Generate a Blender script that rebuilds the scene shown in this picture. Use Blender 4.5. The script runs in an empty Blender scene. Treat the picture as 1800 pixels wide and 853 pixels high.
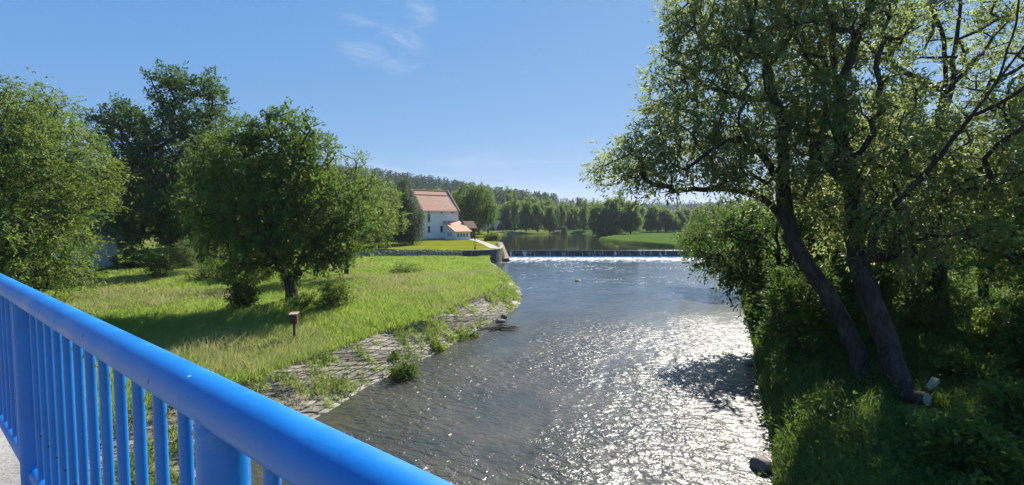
import bpy, math, random
import numpy as np
from mathutils import Vector, Matrix
C = bpy.context.scene.collection
SC = bpy.context.scene
R = math.radians
rng = np.random.default_rng(7)

# ------------------------------------------------------------------ camera model
F, CX, CY, HOR, EYE = 800.0, 900.0, 426.5, 386.0, 6.5
PITCH = math.atan((CY - HOR) / F)
cp, sp = math.cos(PITCH), math.sin(PITCH)
def ray(px, py):
    x = (px - CX) / F; y = -(py - CY) / F
    return np.array([x, cp + y * sp, -sp + y * cp])
def gz(px, py, z=0.0):                  # where the sight line meets height z
    d = ray(px, py); t = (z - EYE) / d[2]
    return np.array([d[0] * t, d[1] * t, z])
def at(px, py, D):                      # the point at distance D ahead
    d = ray(px, py); t = D / d[1]
    return np.array([d[0] * t, D, EYE + d[2] * t])
SUN_AZ, SUN_EL, EXPO = 28.0, 39.0, 1.1

# ------------------------------------------------------------------ objects
def tag(o, label=None, cat=None, group=None, kind=None):
    if label: o['label'] = label
    if cat: o['category'] = cat
    if group: o['group'] = group
    if kind: o['kind'] = kind
    return o
def empty(name, loc, label=None, cat=None, group=None, rz=0.0):
    o = bpy.data.objects.new(name, None); C.objects.link(o)
    o.location = tuple(float(v) for v in loc); o.rotation_euler = (0, 0, rz)
    o.empty_display_size = .3
    return tag(o, label, cat, group)
def link(name, me, mat, parent=None):
    if mat is not None and not me.materials: me.materials.append(mat)
    o = bpy.data.objects.new(name, me); C.objects.link(o)
    if parent is not None: o.parent = parent
    return o
def mesh_np(name, V, Fc, smooth=False, col=None):
    """V (n,3); Fc (m,k) with k=3 or 4, or a list of such arrays; col (n,4) per vertex"""
    me = bpy.data.meshes.new(name)
    if not isinstance(Fc, list): Fc = [Fc]
    Fc = [np.asarray(f, dtype=np.int32) for f in Fc if len(f)]
    V = np.ascontiguousarray(V, dtype=np.float32)
    nl = sum(f.size for f in Fc); nf = sum(len(f) for f in Fc)
    me.vertices.add(len(V)); me.vertices.foreach_set('co', V.ravel())
    me.loops.add(nl); me.polygons.add(nf)
    me.loops.foreach_set('vertex_index', np.concatenate([f.ravel() for f in Fc]))
    tot = np.concatenate([np.full(len(f), f.shape[1], dtype=np.int32) for f in Fc])
    st = np.concatenate([[0], np.cumsum(tot)[:-1]]).astype(np.int32)
    me.polygons.foreach_set('loop_start', st)
    me.polygons.foreach_set('loop_total', tot)
    me.polygons.foreach_set('use_smooth', np.full(nf, smooth, dtype=bool))
    if col is not None:
        a = me.color_attributes.new('tint', 'FLOAT_COLOR', 'POINT')
        a.data.foreach_set('color', np.ascontiguousarray(col, dtype=np.float32).ravel())
    me.update(calc_edges=True); me.validate()
    return me
class MB:                                # collects boxes / tubes / polygons into one mesh
    def __init__(s): s.v = []; s.f = []
    def poly(s, pts):
        b = len(s.v); s.v += [tuple(map(float, p)) for p in pts]; s.f.append(tuple(range(b, b + len(pts))))
    def box(s, lo, hi, M=None):
        x0, y0, z0 = lo; x1, y1, z1 = hi
        p = [(x0,y0,z0),(x1,y0,z0),(x1,y1,z0),(x0,y1,z0),(x0,y0,z1),(x1,y0,z1),(x1,y1,z1),(x0,y1,z1)]
        s.hexa(p, M)
    def hexa(s, p, M=None):
        if M is not None: p = [tuple(M @ Vector(q)) for q in p]
        b = len(s.v); s.v += [tuple(map(float, q)) for q in p]
        for f in ((0,3,2,1),(4,5,6,7),(0,1,5,4),(1,2,6,5),(2,3,7,6),(3,0,4,7)):
            s.f.append(tuple(b + i for i in f))
    def prism(s, prof, a, M=None):       # prof: list of (x,z) ; extruded y from a[0] to a[1]
        n = len(prof); b = len(s.v)
        P = [(x, a[0], z) for x, z in prof] + [(x, a[1], z) for x, z in prof]
        if M is not None: P = [tuple(M @ Vector(q)) for q in P]
        s.v += [tuple(map(float, q)) for q in P]
        s.f.append(tuple(b + i for i in range(n))); s.f.append(tuple(b + n + i for i in reversed(range(n))))
        for i in range(n):
            j = (i + 1) % n; s.f.append((b + i, b + n + i, b + n + j, b + j))
    def tube(s, pts, rad, n=10, cap=True):
        V, Q = tube_np(np.array(pts, float), np.array(rad if hasattr(rad, '__len__') else [rad] * len(pts), float), n)
        b = len(s.v); s.v += [tuple(p) for p in V]; s.f += [tuple(int(b + i) for i in q) for q in Q]
        if cap:
            s.f.append(tuple(b + i for i in reversed(range(n)))); s.f.append(tuple(b + (len(pts) - 1) * n + i for i in range(n)))
    def build(s, name, mat, parent=None, smooth=False, bevel=0):
        me = bpy.data.meshes.new(name); me.from_pydata(s.v, [], s.f); me.update()
        import bmesh
        bm = bmesh.new(); bm.from_mesh(me)
        bmesh.ops.recalc_face_normals(bm, faces=bm.faces)
        bm.to_mesh(me); bm.free()
        if smooth:
            me.polygons.foreach_set('use_smooth', [True] * len(me.polygons))
            try: me.set_sharp_from_angle(angle=R(40))
            except Exception: pass
        o = link(name, me, mat, parent)
        if bevel:
            md = o.modifiers.new('bevel', 'BEVEL'); md.width = bevel; md.segments = 2; md.limit_method = 'ANGLE'
        return o
def tube_np(P, rad, n):
    m = len(P); T = np.zeros_like(P); T[1:-1] = P[2:] - P[:-2]; T[0] = P[1] - P[0]; T[-1] = P[-1] - P[-2]
    T /= np.linalg.norm(T, axis=1)[:, None] + 1e-9
    up = np.array([0, 0, 1.0]) if abs(T[0][2]) < .9 else np.array([1.0, 0, 0])
    N = np.zeros_like(P); N[0] = np.cross(T[0], up); N[0] /= np.linalg.norm(N[0])
    for i in range(1, m):
        v = N[i-1] - T[i] * np.dot(N[i-1], T[i]); l = np.linalg.norm(v)
        N[i] = v / l if l > 1e-6 else N[i-1]
    B = np.cross(T, N)
    a = np.linspace(0, 2 * np.pi, n, endpoint=False)
    V = P[:, None, :] + rad[:, None, None] * (np.cos(a)[None, :, None] * N[:, None, :] + np.sin(a)[None, :, None] * B[:, None, :])
    i = np.arange(m - 1)[:, None] * n; k = np.arange(n)[None, :]; k2 = (k + 1) % n
    Q = np.stack([i + k, i + k2, i + n + k2, i + n + k], -1).reshape(-1, 4)
    return V.reshape(-1, 3), Q

# ------------------------------------------------------------------ numeric noise
def vnoise(x, y, seed=0):
    xi = np.floor(x).astype(np.int64); yi = np.floor(y).astype(np.int64); fx = x - xi; fy = y - yi
    fx = fx * fx * (3 - 2 * fx); fy = fy * fy * (3 - 2 * fy)
    def h(a, b):
        n = (a * 374761393 + b * 668265263 + seed * 974711) & 0x7fffffff
        n = ((n ^ (n >> 13)) * 1274126177) & 0x7fffffff
        return ((n ^ (n >> 16)) & 0xffff) / 65535.0
    return (h(xi, yi) * (1 - fx) + h(xi + 1, yi) * fx) * (1 - fy) + (h(xi, yi + 1) * (1 - fx) + h(xi + 1, yi + 1) * fx) * fy
def fbm(x, y, seed=0, o=4):
    s = 0; a = .5
    for k in range(o): s = s + a * vnoise(x * 2**k, y * 2**k, seed + k); a *= .5
    return s
def seg_dist(px, py, poly, closed=False):
    P = np.asarray(poly)[:, :2]; Q = np.roll(P, -1, 0) if closed else P[1:]; P = P if closed else P[:-1]
    d = np.full(px.shape, 1e9)
    for (ax, ay), (bx, by) in zip(P, Q):
        vx, vy = bx - ax, by - ay; L = vx * vx + vy * vy + 1e-12
        t = np.clip(((px - ax) * vx + (py - ay) * vy) / L, 0, 1)
        d = np.minimum(d, np.hypot(px - ax - t * vx, py - ay - t * vy))
    return d
def inside(px, py, poly):
    P = np.asarray(poly)[:, :2]; r = np.zeros(px.shape, bool); j = len(P) - 1
    for i in range(len(P)):
        xi, yi = P[i]; xj, yj = P[j]
        c = ((yi > py) != (yj > py)) & (px < (xj - xi) * (py - yi) / (yj - yi + 1e-12) + xi)
        r ^= c; j = i
    return r
def smooth_line(P, n=6):                 # Catmull-Rom through the points
    P = np.asarray(P, float); P = np.vstack([2 * P[0] - P[1], P, 2 * P[-1] - P[-2]]); out = []
    for i in range(1, len(P) - 2):
        for t in np.arange(n) / n:
            a, b, c, d = P[i-1], P[i], P[i+1], P[i+2]
            out.append(.5 * (2*b + (c-a)*t + (2*a-5*b+4*c-d)*t*t + (3*b-a-3*c+d)*t**3))
    out.append(P[-2]); return np.array(out)
def resample(P, n):
    P = np.asarray(P, float); s = np.concatenate([[0], np.cumsum(np.linalg.norm(np.diff(P, axis=0), axis=1))])
    t = np.linspace(0, s[-1], n); return np.stack([np.interp(t, s, P[:, k]) for k in range(P.shape[1])], 1), s[-1]
def sstep(a, b, x):
    t = np.clip((x - a) / (b - a), 0, 1); return t * t * (3 - 2 * t)

# ------------------------------------------------------------------ materials
class NT:
    def __init__(s, name):
        s.m = bpy.data.materials.new(name); s.m.use_nodes = True; s.t = s.m.node_tree; s.t.nodes.clear()
        s.out = s.n('ShaderNodeOutputMaterial')
    def n(s, typ, **kw):
        nd = s.t.nodes.new(typ)
        for k, v in kw.items(): setattr(nd, k, v)
        return nd
    def l(s, a, b): s.t.links.new(a, b)
    def put(s, sock, v):
        if isinstance(v, bpy.types.NodeSocket): s.l(v, sock)
        elif v is not None:
            if hasattr(sock.default_value, '__len__') and not hasattr(v, '__len__'): v = (v,) * len(sock.default_value)
            elif hasattr(v, '__len__') and len(v) == 3 and len(sock.default_value) == 4: v = (*v, 1)
            sock.default_value = v
    def pos(s): return s.n('ShaderNodeNewGeometry').outputs['Position']
    def objco(s): return s.n('ShaderNodeTexCoord').outputs['Object']
    def island(s): return s.n('ShaderNodeNewGeometry').outputs['Random Per Island']
    def mapping(s, v, scale=(1,1,1), rot=(0,0,0)):
        m = s.n('ShaderNodeMapping'); s.l(v, m.inputs[0]); m.inputs['Scale'].default_value = scale; m.inputs['Rotation'].default_value = rot
        return m.outputs[0]
    def noise(s, v, scale, detail=3, rough=.55, dist=0):
        nd = s.n('ShaderNodeTexNoise'); s.l(v, nd.inputs['Vector']); nd.inputs['Scale'].default_value = scale
        nd.inputs['Detail'].default_value = detail; nd.inputs['Roughness'].default_value = rough; nd.inputs['Distortion'].default_value = dist
        return nd.outputs[0]
    def vor(s, v, scale, feature='F1'):
        nd = s.n('ShaderNodeTexVoronoi', feature=feature); s.l(v, nd.inputs['Vector']); nd.inputs['Scale'].default_value = scale
        return nd
    def ramp(s, f, a, b, lo=0., hi=1.):
        m = s.n('ShaderNodeMapRange', interpolation_type='SMOOTHSTEP'); s.l(f, m.inputs[0])
        m.inputs[1].default_value = a; m.inputs[2].default_value = b; m.inputs[3].default_value = lo; m.inputs[4].default_value = hi
        return m.outputs[0]
    def mix(s, f, a, b, mode='MIX'):
        m = s.n('ShaderNodeMix', data_type='RGBA', blend_type=mode); s.put(m.inputs[0], f); s.put(m.inputs[6], a); s.put(m.inputs[7], b)
        return m.outputs[2]
    def math(s, op, a, b=None):
        m = s.n('ShaderNodeMath', operation=op); s.put(m.inputs[0], a)
        if b is not None: s.put(m.inputs[1], b)
        return m.outputs[0]
    def bump(s, h, strength, dist, prev=None):
        b = s.n('ShaderNodeBump'); s.l(h, b.inputs['Height']); b.inputs['Strength'].default_value = strength; b.inputs['Distance'].default_value = dist
        if prev is not None: s.l(prev, b.inputs['Normal'])
        return b.outputs[0]
    def pri(s, col, rough=.6, spec=.5, metal=0, normal=None, **kw):
        p = s.n('ShaderNodeBsdfPrincipled'); s.put(p.inputs['Base Color'], col); s.put(p.inputs['Roughness'], rough)
        s.put(p.inputs['Specular IOR Level'], spec); p.inputs['Metallic'].default_value = metal
        if normal is not None: s.l(normal, p.inputs['Normal'])
        for k, v in kw.items(): s.put(p.inputs[k], v)
        return p.outputs[0]
    def done(s, sh):
        s.l(sh, s.out.inputs[0]); return s.m
def m_plain(name, c1, c2, scale=3., rough=.7, spec=.3, bump=.0, bscale=20, detail=4):
    t = NT(name); p = t.pos(); f = t.ramp(t.noise(p, scale, detail), .3, .7)
    nm = t.bump(t.noise(p, bscale, 4), bump, .05) if bump else None
    return t.done(t.pri(t.mix(f, c1, c2), rough, spec, normal=nm))
def m_leaf(name, c1, c2, tcol, trans=.4, rough=.5, spec=.3, nscale=.6, wi=.6):
    t = NT(name); isl = t.island(); p = t.pos()
    f = t.math('ADD', t.math('MULTIPLY', isl, wi), t.math('MULTIPLY', t.ramp(t.noise(p, nscale, 3), .35, .65), 1 - wi))
    col = t.mix(f, c1, c2)
    a = t.pri(col, rough, spec)
    tr = t.n('ShaderNodeBsdfTranslucent'); t.l(t.mix(f, tcol, tuple(v * 1.25 for v in tcol)), tr.inputs[0])
    mx = t.n('ShaderNodeMixShader'); mx.inputs[0].default_value = trans; t.l(a, mx.inputs[1]); t.l(tr.outputs[0], mx.inputs[2])
    return t.done(mx.outputs[0])
def m_bark(name, c1, c2, scale=6):
    t = NT(name); p = t.mapping(t.objco(), (1, 1, .25)); n1 = t.noise(p, scale, 5, .65, .6)
    col = t.mix(t.ramp(n1, .35, .65), c1, c2); col = t.mix(t.ramp(t.noise(t.objco(), 1.2, 3), .55, .75, 0, .5), col, (.09, .10, .05))
    return t.done(t.pri(col, .85, .2, normal=t.bump(n1, .8, .06)))
def m_tint(name, rough=.85, nscale=14, amt=.35, bump=.5, moss=None):
    t = NT(name); a = t.n('ShaderNodeVertexColor', layer_name='tint').outputs[0]; p = t.pos(); n1 = t.noise(p, nscale, 5, .6)
    col = t.mix(t.ramp(n1, .3, .7, 0, amt), a, (.06, .055, .045))
    if moss: col = t.mix(t.ramp(t.noise(p, 1.3, 5, .6), .5, .68, 0, .8), col, moss)
    return t.done(t.pri(col, rough, .25, normal=t.bump(n1, bump, .02)))

LEAF_WILLOW = m_leaf('willow_leaf', (.085, .12, .042), (.14, .17, .07), (.31, .37, .10), .52, .46, .32)
LEAF_LIGHT = m_leaf('light_leaf', (.080, .14, .026), (.135, .19, .04), (.22, .30, .035), .42)
LEAF_MID = m_leaf('mid_leaf', (.045, .088, .019), (.08, .13, .028), (.16, .25, .03), .4, .5, .2)
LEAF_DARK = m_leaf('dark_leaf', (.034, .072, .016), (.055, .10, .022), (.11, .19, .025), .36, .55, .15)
LEAF_FAR = m_leaf('far_leaf', (.07, .12, .035), (.13, .18, .055), (.21, .30, .06), .48, .6, .12, nscale=.15)
LEAF_PALE = m_leaf('pale_leaf', (.10, .15, .06), (.15, .20, .09), (.19, .26, .07), .4, .6, .15)
NEEDLE = m_leaf('needle', (.016, .042, .016), (.028, .062, .024), (.045, .09, .025), .3, .8, .03, nscale=.02)
NEEDLE_LIGHT = m_leaf('young_needle', (.04, .075, .022), (.055, .10, .03), (.09, .14, .03), .35, .8, .03, nscale=.02)
GRASS = m_leaf('grass_blade', (.095, .19, .026), (.27, .30, .085), (.32, .43, .065), .45, .6, .2, nscale=.40, wi=.3)
GRASS_DRY = m_leaf('grass_seed', (.33, .30, .15), (.43, .38, .21), (.38, .34, .15), .4, .7, .2)
GRASS_BANK = m_leaf('bank_herb', (.04, .085, .018), (.08, .14, .03), (.13, .21, .03), .4, .5, .3)  # darker green blades for the right bank
BARK_DARK = m_bark('willow_bark', (.024, .019, .015), (.062, .049, .039))
BARK = m_bark('bark', (.035, .028, .022), (.085, .07, .055))
STONE = m_tint('bank_stone', amt=.25, moss=(.07, .085, .03))
WALLSTONE = m_tint('wall_stone', amt=.28)
LIME = m_plain('limewash', (.88, .87, .84), (.76, .75, .72), .6, .85, .15, .2, 10, 6)
TILE = None
WOOD = m_plain('dark_wood', (.07, .032, .022), (.11, .05, .032), 9, .7, .3, .3, 40)
CONC = m_plain('concrete', (.30, .29, .26), (.23, .22, .20), 1.5, .85, .3, .3, 30)
CONC_OLD = m_plain('old_concrete', (.28, .29, .27), (.20, .21, .19), .9, .9, .2, .4, 12)
GLASS = m_plain('window_glass', (.02, .025, .03), (.03, .035, .04), 2, .12, .6)
FRAME = m_plain('white_frame', (.75, .75, .73), (.7, .7, .68), 4, .6, .3)
IRON = m_plain('dark_iron', (.03, .03, .032), (.06, .05, .045), 12, .6, .4)
COPING = m_plain('gable_coping', (.20, .12, .10), (.27, .17, .14), 3, .8, .2, .3, 10)
def tile_mat():
    t = NT('clay_tile'); p = t.objco()
    w = t.n('ShaderNodeTexWave', wave_type='BANDS', bands_direction='X'); t.l(p, w.inputs[0]); w.inputs['Scale'].default_value = 1.3; w.inputs['Distortion'].default_value = .4
    w2 = t.n('ShaderNodeTexWave', wave_type='BANDS', bands_direction='Z', wave_profile='SAW'); t.l(p, w2.inputs[0]); w2.inputs['Scale'].default_value = 1.1
    n1 = t.noise(p, 5, 4); n2 = t.noise(p, .5, 3)
    col = t.mix(t.ramp(n1, .3, .7), (.46, .22, .13), (.62, .34, .22)); col = t.mix(t.ramp(n2, .4, .7, 0, .4), col, (.56, .34, .24))
    b = t.bump(w.outputs[1], .5, .05); b = t.bump(w2.outputs[1], .5, .04, b)
    return t.done(t.pri(col, .8, .25, normal=b))
TILE = tile_mat()
def blue_mat():
    t = NT('blue_paint'); p = t.objco(); v = t.vor(t.mapping(p, (1, 1, 1)), 19.0)
    chip = t.math('LESS_THAN', t.math('ADD', v.outputs['Distance'], t.math('MULTIPLY', t.noise(p, 90, 3), .16)), .215)
    sc = t.n('ShaderNodeSeparateColor'); t.l(v.outputs['Color'], sc.inputs[0])
    chip = t.math('MULTIPLY', chip, t.math('GREATER_THAN', sc.outputs[0], .62))
    n1 = t.noise(p, 3, 5, .6); base = t.mix(t.ramp(n1, .35, .7), (.003, .145, .46), (.004, .185, .56))
    base = t.mix(t.ramp(t.noise(p, 40, 4, .7), .62, .75, 0, .12), base, (.25, .35, .5))
    chipc = t.mix(t.math('GREATER_THAN', sc.outputs[1], .6), (.62, .66, .70), (.04, .04, .045))
    col = t.mix(chip, base, chipc)
    nb = t.bump(t.noise(p, 14, 4, .6), .10, .01); nb = t.bump(t.noise(p, 160, 2), .06, .002, nb)
    col = t.mix(t.ramp(t.noise(t.mapping(p, (.25, 1, 1)), 9, 6, .7), .58, .80, 0, .35), col, (.20, .26, .33))
    return t.done(t.pri(col, t.ramp(n1, .3, .7, .32, .5), .5, normal=nb))
BLUE = blue_mat()

# ------------------------------------------------------------------ plan of the place
low_px = [(555,735),(632,687),(686,660),(736,635),(779,616),(825,587),(864,565),(907,542),(917,521),(907,500),(887,480),(866,462)]
up_px = [(431,672),(543,631),(624,604),(671,585),(748,563),(806,538),(864,512),(876,497),(868,474),(853,461)]
LOW = np.array([[-34,-24],[-20,-6.5],[-13.2,3.2],[-9.6,8.2]] + [list(gz(x, y, 0)[:2]) for x, y in low_px])
UPP = np.array([[-36.5,-22],[-22.6,-4.6],[-16.2,4.6],[-12.2,9.6],[-10.3,12.0]] + [list(gz(x, y, 1.3)[:2]) for x, y in up_px])
RIGHT = np.array([[-17,-24],[-5,-6],[2.2,4.8],[6.4,11.1],[9.1,16.6],[12.8,24.3],[17,33.5],[21.5,42.5],[27.5,58],[32,72],[33.5,79]])
LOWS = smooth_line(LOW); UPPS = smooth_line(UPP); RIGHTS = smooth_line(RIGHT)
RIVER = np.vstack([LOWS, [[-1.0, 71], [-.9, 79]], RIGHTS[::-1]])
REVET = np.vstack([LOWS, UPPS[::-1]])
POND = np.array([[-.9,79],[-2.6,88],[-4.6,98],[-6.5,118],[-6.5,140],[-2,158],[12,166],[30,171],[44,168],[40,152],[30,136],[22.5,120],[20.8,108],[25,96],[29.5,87],[33.5,79]])
WALLLINE = np.array([[-27,67.2],[-24.5,66.2],[-22,65.6],[-15,64.9],[-6.9,64.0],[-4.4,64.6],[-2.6,66.2],[-1.75,68.6],[-1.55,71.5],[-1.6,79.5]])
LAWN = np.vstack([WALLLINE, [[-2.8,88],[-5.5,98],[-7.5,118],[-7.5,150],[-40,150],[-34,90]]])

def terrain(x, y):
    x = np.asarray(x, float); y = np.asarray(y, float)
    inr = inside(x, y, RIVER); inp = inside(x, y, POND); inv = inside(x, y, REVET) & ~inr; inl = inside(x, y, LAWN)
    dr = seg_dist(x, y, RIVER, True); dp = seg_dist(x, y, POND, True)
    dl = seg_dist(x, y, LOWS); du = seg_dist(x, y, UPPS); drt = seg_dist(x, y, RIGHTS)
    bumps = (fbm(x * .12, y * .12, 3) - .47) * .5 + (fbm(x * .6, y * .6, 9, 3) - .45) * .14
    left = 1.27 - .12 * sstep(48, 62, y) + np.minimum(du, 40) * .012 * (1 - sstep(42, 60, y)) + bumps * np.clip(du / 3, 0, 1)
    rgt = np.minimum(np.minimum(-.15 + drt * 1.1, .55 + drt * .32), 1.0 + drt * .035) + bumps * .8 * np.clip(drt / 2, 0, 1)
    rgt = np.minimum(rgt, 2.1 + bumps)
    isr = drt < np.minimum(dl, du)
    z = np.where(isr, rgt, left)
    far = 1.95 + bumps * .5 + np.clip(y - 165, 0, 400) * .03
    w = sstep(76, 90, y); z = z * (1 - w) + far * w; lw = sstep(-27, -22, x + np.clip(y - 67, 0, 30) * .12); z = np.where(inl, (2.02 + np.clip(y - 64, 0, 60) * .008 + bumps * .12) * lw + z * (1 - lw), z)
    z = np.where((y > 76) & ~inl, np.minimum(z, 1.0 + dp * np.where(x > 14, 1.2, .45)), z)
    z = np.where(inv, 1.3 * dl / (dl + du + 1e-6) - .55, z)
    z = np.where(inr, np.maximum(-.15 - dr * .5, -1.1), z); z = np.where(inp, np.maximum(1.0 - dp * .4, .1), z)
    hill = 29 * np.exp(-(((x + 165) / 165) ** 2) - ((y - 500) / 140) ** 2) \
        + 34 * np.exp(-(((x + 420) / 200) ** 2) - ((y - 420) / 200) ** 2) + 8 * np.exp(-(((x - 620) / 300) ** 2) - ((y - 900) / 200) ** 2)
    return z + hill * sstep(190, 330, y)
def ground_z(x, y): return float(terrain(np.array([x]), np.array([y]))[0])

def axis(lo, hi, step, far, grow=1.18):
    a = list(np.arange(lo, hi + 1e-6, step)); s = step; v = hi
    while v < far[1]: s *= grow; v += s; a.append(v)
    s = step; v = lo; pre = []
    while v > far[0]: s *= grow; v -= s; pre.append(v)
    return np.array(pre[::-1] + a)
gx = axis(-46, 46, .4, (-2500, 2500)); gy = axis(-10, 92, .4, (-600, 4000))
GX, GY = np.meshgrid(gx, gy); GZ = terrain(GX.ravel(), GY.ravel())
nx, ny = len(gx), len(gy)
V = np.stack([GX.ravel(), GY.ravel(), GZ], 1)
ii = (np.arange(ny - 1)[:, None] * nx + np.arange(nx - 1)[None, :])
Q = np.stack([ii, ii + 1, ii + nx + 1, ii + nx], -1).reshape(-1, 4)
fx, fy = V[:, 0], V[:, 1]
lawn = inside(fx, fy, LAWN).astype(float)
drv = np.minimum(seg_dist(fx, fy, RIVER, True), 99); drv[inside(fx, fy, RIVER) | inside(fx, fy, POND)] = 0
mud = 1 - sstep(.2, 1.6, drv + (fbm(fx * .8, fy * .8, 5) - .5) * 1.5)
mud = np.where(seg_dist(fx, fy, RIGHTS) < 4, mud, np.where(fy > 79, mud * .8, 0))
fieldm = ((fx > 18) & (fy > 84) & (fy < 200)).astype(float)
wood = sstep(168, 190, fy)
ground = link('ground', mesh_np('ground', V, Q, True, np.stack([lawn, mud, fieldm, wood], 1)), None)
def ground_mat():
    t = NT('meadow'); a = t.n('ShaderNodeVertexColor', layer_name='tint'); sc = t.n('ShaderNodeSeparateColor'); t.l(a.outputs[0], sc.inputs[0]); p = t.pos()
    n1 = t.noise(p, .45, 4, .6); n2 = t.noise(p, 9, 5, .7); n3 = t.noise(p, .13, 3)
    m = t.mix(t.ramp(n1, .38, .62), (.11, .17, .03), (.20, .225, .065))
    m = t.mix(t.ramp(n3, .52, .66, 0, .7), m, (.25, .20, .10)); m = t.mix(t.ramp(n2, .35, .7, 0, .6), m, (.05, .06, .018))
    ln = t.mix(t.ramp(t.noise(p, .3, 4), .35, .65), (.13, .155, .014), (.195, .195, .022)); ln = t.mix(t.ramp(n2, .4, .75, 0, .35), ln, (.08, .10, .02))
    fd = t.mix(t.ramp(n1, .35, .65), (.055, .095, .02), (.085, .125, .028))
    md = t.mix(t.ramp(n2, .3, .7), (.03, .026, .018), (.065, .054, .036))
    c = t.mix(sc.outputs[0], m, ln); c = t.mix(sc.outputs[2], c, fd); c = t.mix(a.outputs[1], c, (.05, .085, .025)); c = t.mix(sc.outputs[1], c, md)
    return t.done(t.pri(c, 1.0, .0, normal=t.bump(n2, .8, .08)))
ground.data.materials.append(ground_mat()); tag(ground, kind='structure')

# ------------------------------------------------------------------ water
def poly_sheet(name, poly, z, mat, step=1.2):
    P = np.asarray(poly)[:, :2]; import bmesh
    bm = bmesh.new(); vs = [bm.verts.new((float(x), float(y), z)) for x, y in P]
    es = [bm.edges.new((vs[i], vs[(i + 1) % len(vs)])) for i in range(len(vs))]
    bmesh.ops.triangle_fill(bm, use_beauty=True, edges=es)
    bmesh.ops.recalc_face_normals(bm, faces=bm.faces)
    for f in bm.faces:
        if f.normal.z < 0: f.normal_flip()
    me = bpy.data.meshes.new(name); bm.to_mesh(me); bm.free(); return link(name, me, mat)
def offset_poly(poly, d):
    P = np.asarray(poly)[:, :2]; n = len(P); out = []
    area = .5 * np.sum(P[:, 0] * np.roll(P[:, 1], -1) - np.roll(P[:, 0], -1) * P[:, 1]); s = 1 if area > 0 else -1
    for i in range(n):
        t = P[(i + 1) % n] - P[i - 1]; t = t / (np.linalg.norm(t) + 1e-9); out.append(P[i] + s * d * np.array([t[1], -t[0]]))
    return np.array(out)
def river_mat():
    t = NT('river_water'); p = t.pos(); q = t.mapping(p, (1, 1, 1), (0, 0, R(20)))   # ripple crests lie across the current
    qa = t.mapping(q, (.75, 1.35, 1))
    big = t.noise(t.mapping(q, (.8, 1, 1)), .55, 3, .6, .6); sm = t.noise(qa, 3.2, 3.0, .55, .7); fine = t.noise(qa, 7.0, 1.5, .5, .5)
    sx = t.n('ShaderNodeSeparateXYZ'); t.l(p, sx.inputs[0])
    calm = t.math('MULTIPLY', t.ramp(t.noise(t.mapping(q, (.22, .10, 1)), 1.0, 3, .55), .36, .56, .26, 1.0), t.ramp(sx.outputs[1], 22, 34, 1.0, .14))      # smooth slicks between riffles
    h = t.math('ADD', t.math('MULTIPLY', sm, 1.0), t.math('MULTIPLY', fine, .17)); h = t.math('MULTIPLY', h, calm)
    nb = t.bump(big, .35, .2); nb = t.bump(h, 1.0, .13, nb)
    # foam: a belt under the weir, flecks drifting down from it
    y = sx.outputs[1]; belt = t.ramp(y, 60, 78.2); drift = t.ramp(y, 30, 60)
    fn = t.noise(t.mapping(q, (1.0, .5, 1)), 1.1, 6, .72, 1.2)
    f1 = t.ramp(t.math('ADD', fn, t.math('MULTIPLY', belt, .25)), .62, .80)
    f2 = t.math('MULTIPLY', t.ramp(t.noise(t.mapping(q, (1.5, .45, 1)), 1.2, 6, .75, 2.0), .55, .66), t.math('MULTIPLY', drift, t.ramp(t.noise(p, .09, 2), .45, .6)))
    fleck = t.math('MULTIPLY', t.ramp(t.noise(t.mapping(q, (3, 1.6, 1)), 2.2, 4, .8, 1.5), .68, .73), t.ramp(t.noise(p, .12, 2), .42, .6, 0, .6))
    foam = t.math('MAXIMUM', t.math('MAXIMUM', t.math('MULTIPLY', f1, belt), t.math('MULTIPLY', f2, .75)), fleck)
    bed_sky = t.mix(t.ramp(t.noise(p, .35, 4, .6), .35, .65), (.042, .043, .034), (.074, .066, .046))
    bed_sky = t.mix(t.ramp(y, 22, 50), bed_sky, (.032, .042, .046)); w = t.pri(bed_sky, t.ramp(y, 24, 40, .25, .14), .5, normal=nb, IOR=1.46)  # farther off, sky reflection is mixed into the water colour
    fo = t.pri((.72, .74, .74), .7, .3, normal=t.bump(fn, .6, .1))
    mx = t.n('ShaderNodeMixShader'); t.l(foam, mx.inputs[0]); t.l(w, mx.inputs[1]); t.l(fo, mx.inputs[2])
    return t.done(mx.outputs[0])
river = poly_sheet('river', offset_poly(RIVER, .25), 0.0, river_mat()); tag(river, kind='structure')
def pond_mat():
    t = NT('pond_water'); p = t.pos(); nb = t.bump(t.noise(t.mapping(p, (.8, 2.2, 1)), .9, 4, .6, .3), .20, .05)
    return t.done(t.pri((.028, .026, .015), .04, .5, normal=nb, IOR=1.333))
pp = offset_poly(POND, .8); pp[0] = [-1.05, 78.95]; pp[-1] = [33.6, 78.95]
pond = poly_sheet('pond', pp, 1.2, pond_mat()); tag(pond, kind='structure')

# weir: sloping body, the water that slides over it
weir = empty('weir', (16, 79, 0), 'long low weir across the river with water sliding over its dark face', 'weir')
def weir_part(name, prof, x0, x1, mat, nx=60, wob=0):
    xs = np.linspace(x0, x1, nx); P = np.array(prof); V = np.zeros((nx, len(P), 3))
    V[:, :, 0] = xs[:, None] - 16; V[:, :, 1] = P[None, :, 0] - 79; V[:, :, 2] = P[None, :, 1]
    if wob: V[:, :, 1] += (vnoise(xs * 1.7, xs * 0, 4)[:, None] - .5) * wob
    m = len(P); i = (np.arange(nx - 1)[:, None] * m + np.arange(m - 1)[None, :])
    return link(name, mesh_np(name, V.reshape(-1, 3), np.stack([i, i + m, i + m + 1, i + 1], -1).reshape(-1, 4), True), mat, weir)
weir_part('body', [(77.95,-.8),(77.95,.12),(78.75,1.05),(79.35,1.1),(79.4,-.8)], -.8, 33.4, CONC_OLD)
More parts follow.
